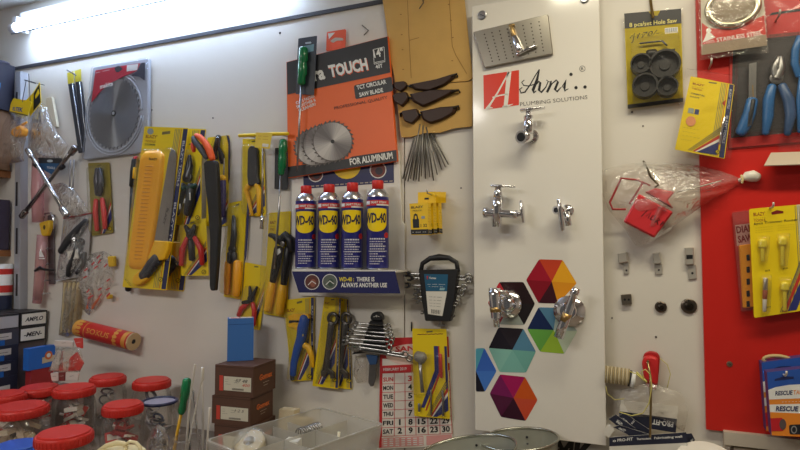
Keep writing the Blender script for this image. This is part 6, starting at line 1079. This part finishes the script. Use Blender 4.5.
# ================================================================= brown boxes
zb2 = CZ-.49; N = HZ(250, 427, zb2); L = HZ(211.7, 423, zb2); R_ = HZ(275, 416.7, zb2); e1 = L-N; e2 = Vector((-e1.y, e1.x, 0)).normalized()*(R_-N).length; e2 = (e2 if e2.y > 0 else -e2)*1.12
zm = W(248.5, 398, -N.y).z; zt = W(252, 367, -N.y).z; BRN = M(92, 62, 48, .6, noise=.06, scale=12)
def bbox(z0, z1, off, label, hand):
    t = thing('brown_box', label, 'box', 'stacked brown boxes'); o = Vector((N.x, N.y, z0))+off; h_ = z1-z0-.0008
    mb = MB(BRN); mb.quad(o, e1, e2, (0, 0, h_)); BS = mb.build('box_shell', t); lid_h = .3
    n1 = Vector((e1.y, -e1.x, 0)).normalized(); n1 = n1 if n1.dot(e2) < 0 else -n1; n2 = -e1.normalized()
    A = lambda u, v, k=.0006: o+e1*(1-u)+Vector((0, 0, h_*(1-v)))+n1*k
    B = lambda u, v, k=.0006: o+e2*u+Vector((0, 0, h_*(1-v)))+n2*k
    mb = MB(M(70, 46, 36, .6)); mb.poly3([A(0, .05), A(0, .07), A(1, .07), A(1, .05)]); mb.poly3([B(0, .05), B(0, .07), B(1, .07), B(1, .05)]); mb.build('lid_seam', BS)
    mb = MB(M(212, 206, 186, .6)); mb.poly3([A(.24, .36), A(.24, .82), A(.95, .82), A(.95, .36)]); mb.m(M(204, 70, 56, .5)).poly3([A(.12, .34), A(.12, .84), A(.22, .84), A(.22, .34)]); mb.m(M(50, 46, 44, .5))
    for i, (u0, u1) in enumerate(((.28, .36), (.28, .35), (.28, .42), (.5, .68), (.5, .62))): v = .46+.08*(i % 3)+.02*(i//3); mb.textf('--', lambda u, w_: A(u0+(u1-u0)*u, v-.03*w_, .001), .03)
    for i in range(14): u = .46+i*.022; mb.poly3([A(u, .73, .001), A(u, .79, .001), A(u+.012, .79, .001), A(u+.012, .73, .001)])
    if hand: mb.textf('57 48', lambda u, w_: A(.54+.32*u, .53-.11*w_, .001), .0, .3); mb.m(M(206, 70, 40, .5)).textf('400', lambda u, w_: A(.72+.2*u, .66-.1*w_, .001), .0, .3)
    else: mb.textf('1 2 5', lambda u, w_: A(.6+.25*u, .52-.1*w_, .001), .0, .3)
    mb.build('label', BS)
    mb = MB(M(224, 112, 52, .5)); mb.textf('Gomex', lambda u, w_: B(.26+.58*u, .52-.19*w_), .045); mb.m(M(190, 170, 150, .5)); mb.textf('----', lambda u, w_: B(.42+.28*u, .66-.08*w_), .03); mb.textf('---', lambda u, w_: B(.44+.2*u, .76-.08*w_), .03); mb.build('lettering', BS)
bbox(COUNTZ, zb2, Vector((.008, .002, 0)), 'brown box at the bottom of the stack of three', False); bbox(zb2, zm, Vector((0, 0, 0)), 'brown box in the middle of the stack of three', False); bbox(zm, zt, Vector((.006, .004, 0)), 'brown box on top of the stack under the blue box', True)
t = thing('blue_tall_box', 'tall blue box standing on the brown boxes', 'box'); pb = HZ(238, 363, zt); d = -pb.y-.004; Q = [(229.6, 319), (251, 318.2), (249.6, 363), (227, 363)]
P = [W(x, y, d) for x, y in Q]; mb = MB(M(60, 112, 184, .5)); o = P[3].copy(); o.z = zt+.0004; hb = P[0].z-o.z; rh = Vector((RT.x, RT.y, 0)).normalized(); fh = Vector((FW.x, FW.y, 0)).normalized(); ax = (rh+fh*.30).normalized()*(P[2]-P[3]).length*.93; ay = (fh-rh*.30).normalized()*.04; mb.quad(o, ax, ay, (0, 0, hb)); mb.build('box_shell', t); nb = -ay.normalized()
mb = MB(M(34, 76, 140, .5)); mb.quad(o+Vector((0, 0, hb*.86))+nb*.0006, ax, -nb*.0005, (0, 0, .0012)); mb.build('lid_seam', t); zu_ = Vector((0, 0, hb+.0005)); mb = MB(PAPER); mb.poly3([o+zu_+ax*u+ay*v for u, v in ((.06, .08), (.95, .08), (.95, .9), (.06, .9))]); mb.m(RED).poly3([o+zu_+Vector((0, 0, .0004))+ax*u+ay*v for u, v in ((.12, .15), (.5, .15), (.5, .5), (.12, .5))]); mb.build('top_label', t)
# ================================================================= clear trays
MILK = CLEAR('milky', (240, 238, 232), .08, .30, rough=.3)
zr = CZ-.44; A = HZ(203, 440, zr); B = HZ(320, 407, zr); C_ = HZ(374, 427, zr); e1 = A-B; e2 = C_-B; e2 = e2-e1*e2.dot(e1)/e1.dot(e1)
def tray(z0, z1, label, div):
    t = thing('organizer_tray', label, 'tray'); O = Vector((B.x, B.y, 0)); u1, u2 = e1.normalized(), e2.normalized(); L1, L2 = e1.length, e2.length; ins = .012
    def P(a, b, z_, k): return O+u1*(k+(L1-2*k)*a)+u2*(k+(L2-2*k)*b)+Vector((0, 0, z_))
    mb = MB(MILK); top = [P(a, b, z1, .004) for a, b in ((0, 0), (1, 0), (1, 1), (0, 1))]; bot = [P(a, b, z0, ins) for a, b in ((0, 0), (1, 0), (1, 1), (0, 1))]
    mb.add(top+bot, [(i, (i+1) % 4, (i+1) % 4+4, i+4) for i in range(4)]+[(4, 5, 6, 7)]); mb.build('tray_body', t)
    mb = MB(MILK); rim = []
    for (a, b), (ca, cb) in zip(((0, 0), (1, 0), (1, 1), (0, 1)), ((1, 1), (-1, 1), (-1, -1), (1, -1))):
        pc = P(a, b, z1, .018)
        a0 = {(0, 0): math.pi, (1, 0): -math.pi/2, (1, 1): 0, (0, 1): math.pi/2}[(a, b)]
        for k in range(5): th = a0+k*math.pi/8*1.0; rim.append(pc+u1*(.018*math.cos(th))+u2*(.018*math.sin(th)))
    n = len(rim); inner = [O+u1*(L1/2)+u2*(L2/2)+Vector((0, 0, z1))+(p-(O+u1*(L1/2)+u2*(L2/2)+Vector((0, 0, z1))))*.955 for p in rim]; lo = [p-Vector((0, 0, .006)) for p in rim]
    mb.add(rim+inner+lo, [(i, (i+1) % n, (i+1) % n+n, i+n) for i in range(n)]+[(i+2*n, (i+1) % n+2*n, (i+1) % n, i) for i in range(n)]); mb.build('rim', t)
    for a0, b0, a1, b1 in div:
        p, q_ = P(a0, b0, z0+.001, ins), P(a1, b1, z0+.001, ins); mb = MB(MILK); s_ = (q_-p).normalized().cross(Vector((0, 0, 1)))*.0012; mb.quad(p, q_-p, s_, (0, 0, z1-z0-.012)); mb.build('divider', t)
    return P
tray(COUNTZ, zr-.068, 'clear tray stacked underneath the open organizer', ())
PT_ = tray(zr-.066, zr, 'open milky plastic organizer tray with compartments', ((.33, 0, .33, 1), (.62, 0, .62, 1), (0, .5, 1, .5), (.47, 0, .47, .5)))
zf = zr-.064
t = thing('tape_coil', 'round clear-wrapped coil in the organizer tray', 'coil'); c = HZ(250, 444, zf+.03); 
ax_ = Vector((.15, -.5, .85)).normalized(); mb = MB(M(196, 184, 150, .4)); mb.lathe(c-ax_*.012, ax_, [(0, .034), (.004, .038), (.02, .038), (.024, .034), (.024, .014), (.0, .014)], 30); mb.build('coil_body', t); mb = MB(CLB); mb.lathe(c-ax_*.014, ax_, [(0, .040), (.012, .044), (.028, .040), (.032, .02)], 24); mb.build('wrap', t)
t = thing('white_dispenser', 'small white plastic block with steel coil in the tray', 'dispenser'); c = HZ(293, 441, zf+.045); mb = MB(M(216, 214, 206, .45)); mb.quad(c-Vector((.018, .012, .042)), (.034, .006, 0), (-.006, .03, 0), (0, 0, .044)); mb.build('block', t)
mb = MB(M(190, 190, 190, .25, .9)); p0, p1 = HZ(300, 434, zf+.045), HZ(318, 428, zf+.042); 
for i in range(9): p = p0+(p1-p0)*i/8; uu = (p1-p0).normalized(); s_ = uu.cross(Vector((0, 0, 1))).normalized(); mb.tube([p+(s_*math.cos(a)+Vector((0, 0, 1))*math.sin(a))*.014 for a in [k*math.pi/7 for k in range(14)]], .0016, 5, closed=True)
mb.build('steel_coil', t)
mb = MB(M(224, 214, 188, .5)); p0 = HZ(339, 432, zr-.01); mb.tube([p0, p0+Vector((.004, -.012, -.02)), p0+Vector((.01, -.04, -.052))], [.0042, .0024, .0022], 7); tag(mb.build('cotton_stick'), 'thin white-tipped stick lying in the organizer tray', 'stick')
mb = MB(M(214, 200, 160, .55)); p0, p1 = HZ(320, 431, zf+.03), HZ(342, 426, zf+.035); mb.tube([p0, p1], .0035, 6); tag(mb.build('wood_stick'), 'short pale stick at the back of the organizer tray', 'stick')
t = thing('paper_bundle', 'cream paper bundle behind the organizer tray by brown boxes', 'paper'); mb = MB(M(214, 198, 164, .6)); c = W(285, 418, .06); c.z = COUNTZ; ht = W(285, 410, .06).z-COUNTZ; mb.quad(c-Vector((.025, 0, 0)), (.05, .004, 0), (0, .03, 0), (.004, 0, ht)); mb.build('bundle', t); mb = MB(M(196, 176, 130, .6)); mb.quad(c+Vector((.03, -.004, 0)), (.045, .006, 0), (0, .03, 0), (0, 0, ht-.022)); mb.build('wrapper', t)
# ================================================================= oval pans and the sign behind them
PANM = M(186, 186, 174, .3, .55, noise=.12, scale=18)
def pan(c, a, b, th, tx, ty, dep, label):
    c = Vector(c); t = thing('oval_pan', label, 'pan', 'oval steel pans on the counter'); ux = Vector((math.cos(th), math.sin(th), tx)); uy = Vector((-math.sin(th), math.cos(th), ty)); up = ux.cross(uy).normalized(); n = 48
    ring = lambda s_, h: [c+ux*(a*s_*math.cos(q))+uy*(b*s_*math.sin(q))-up*h for q in [2*math.pi*i/n for i in range(n)]]
    prof = [(1.0, 0), (.97, .012), (.93, dep*.55), (.86, dep*.92), (.78, dep)]; vs = []
    for s_, h in prof: vs += ring(s_, h)
    mb = MB(PANM); mb.add(vs, [(r*n+i, (r+1)*n+i, (r+1)*n+(i+1) % n, r*n+(i+1) % n) for r in range(len(prof)-1) for i in range(n)], True); mb.poly3(ring(.78, dep)); mb.build('pan_body', t)
    mb = MB(M(170, 170, 160, .25, .95)); mb.tube(ring(1.0, 0), .0032, 8, closed=True); mb.build('rolled_rim', t)
    for k in (0, 1): mb = MB(BLACK); q = 1.15; p = c+ux*(a*.955*math.cos(q))+uy*(b*.955*math.sin(q))-up*(.022+.016*k); mb.lathe(p, (c-p), [(-.001, .003), (.002, .003)], 8); mb.build('rivet', t)
pan((-.262, -.125, 1.058), .092, .075, .45, .08, .02, .085, 'oval steel pan with rolled rim, rear one near the wall'); pan((-.352, -.268, 1.062), .112, .085, .55, .16, .02, .07, 'oval steel pan with rolled rim, front one at bottom edge')
mb = MB(M(130, 120, 110, .5)); mb.box((-.32, -.22, COUNTZ+.018), .2, .16, .036); tag(mb.build('wooden_block'), 'dull block under the steel pans', 'block')
t = thing('paper_sign', 'grey paper sign with bold black letters below the white panel', 'sign'); mb = MB(M(176, 172, 166, .6)); mb.plate([(520, 428), (612, 440), (613, 480), (522, 476)], .004, .001); mb.build('sheet', t); mb = MB(BLACK); mb.text('UMK', (534, 461), (592, 467.5), 25, .0056, .05); mb.build('lettering', t)
# ================================================================= put each thing's origin at its base
bpy.context.view_layer.update()
kids = {}
for o in list(COL.objects):
    if o.parent: kids.setdefault(o.parent, []).append(o)
def allv(o):
    out = [o.matrix_world @ v.co for v in o.data.vertices] if o.type == 'MESH' else []
    for c in kids.get(o, []): out += allv(c)
    return out
for o in list(COL.objects):
    if o.parent or o.type not in ('MESH', 'EMPTY'): continue
    V = allv(o)
    if not V: continue
    L = Vector(((min(v.x for v in V)+max(v.x for v in V))/2, (min(v.y for v in V)+max(v.y for v in V))/2, min(v.z for v in V)))
    if o.type == 'EMPTY':
        L -= o.location
        o.location += L
        for c in kids.get(o, []): c.location -= L
    elif not kids.get(o) and o.data.users == 1:
        o.data.transform(Matrix.Translation(-L)); o.location = L
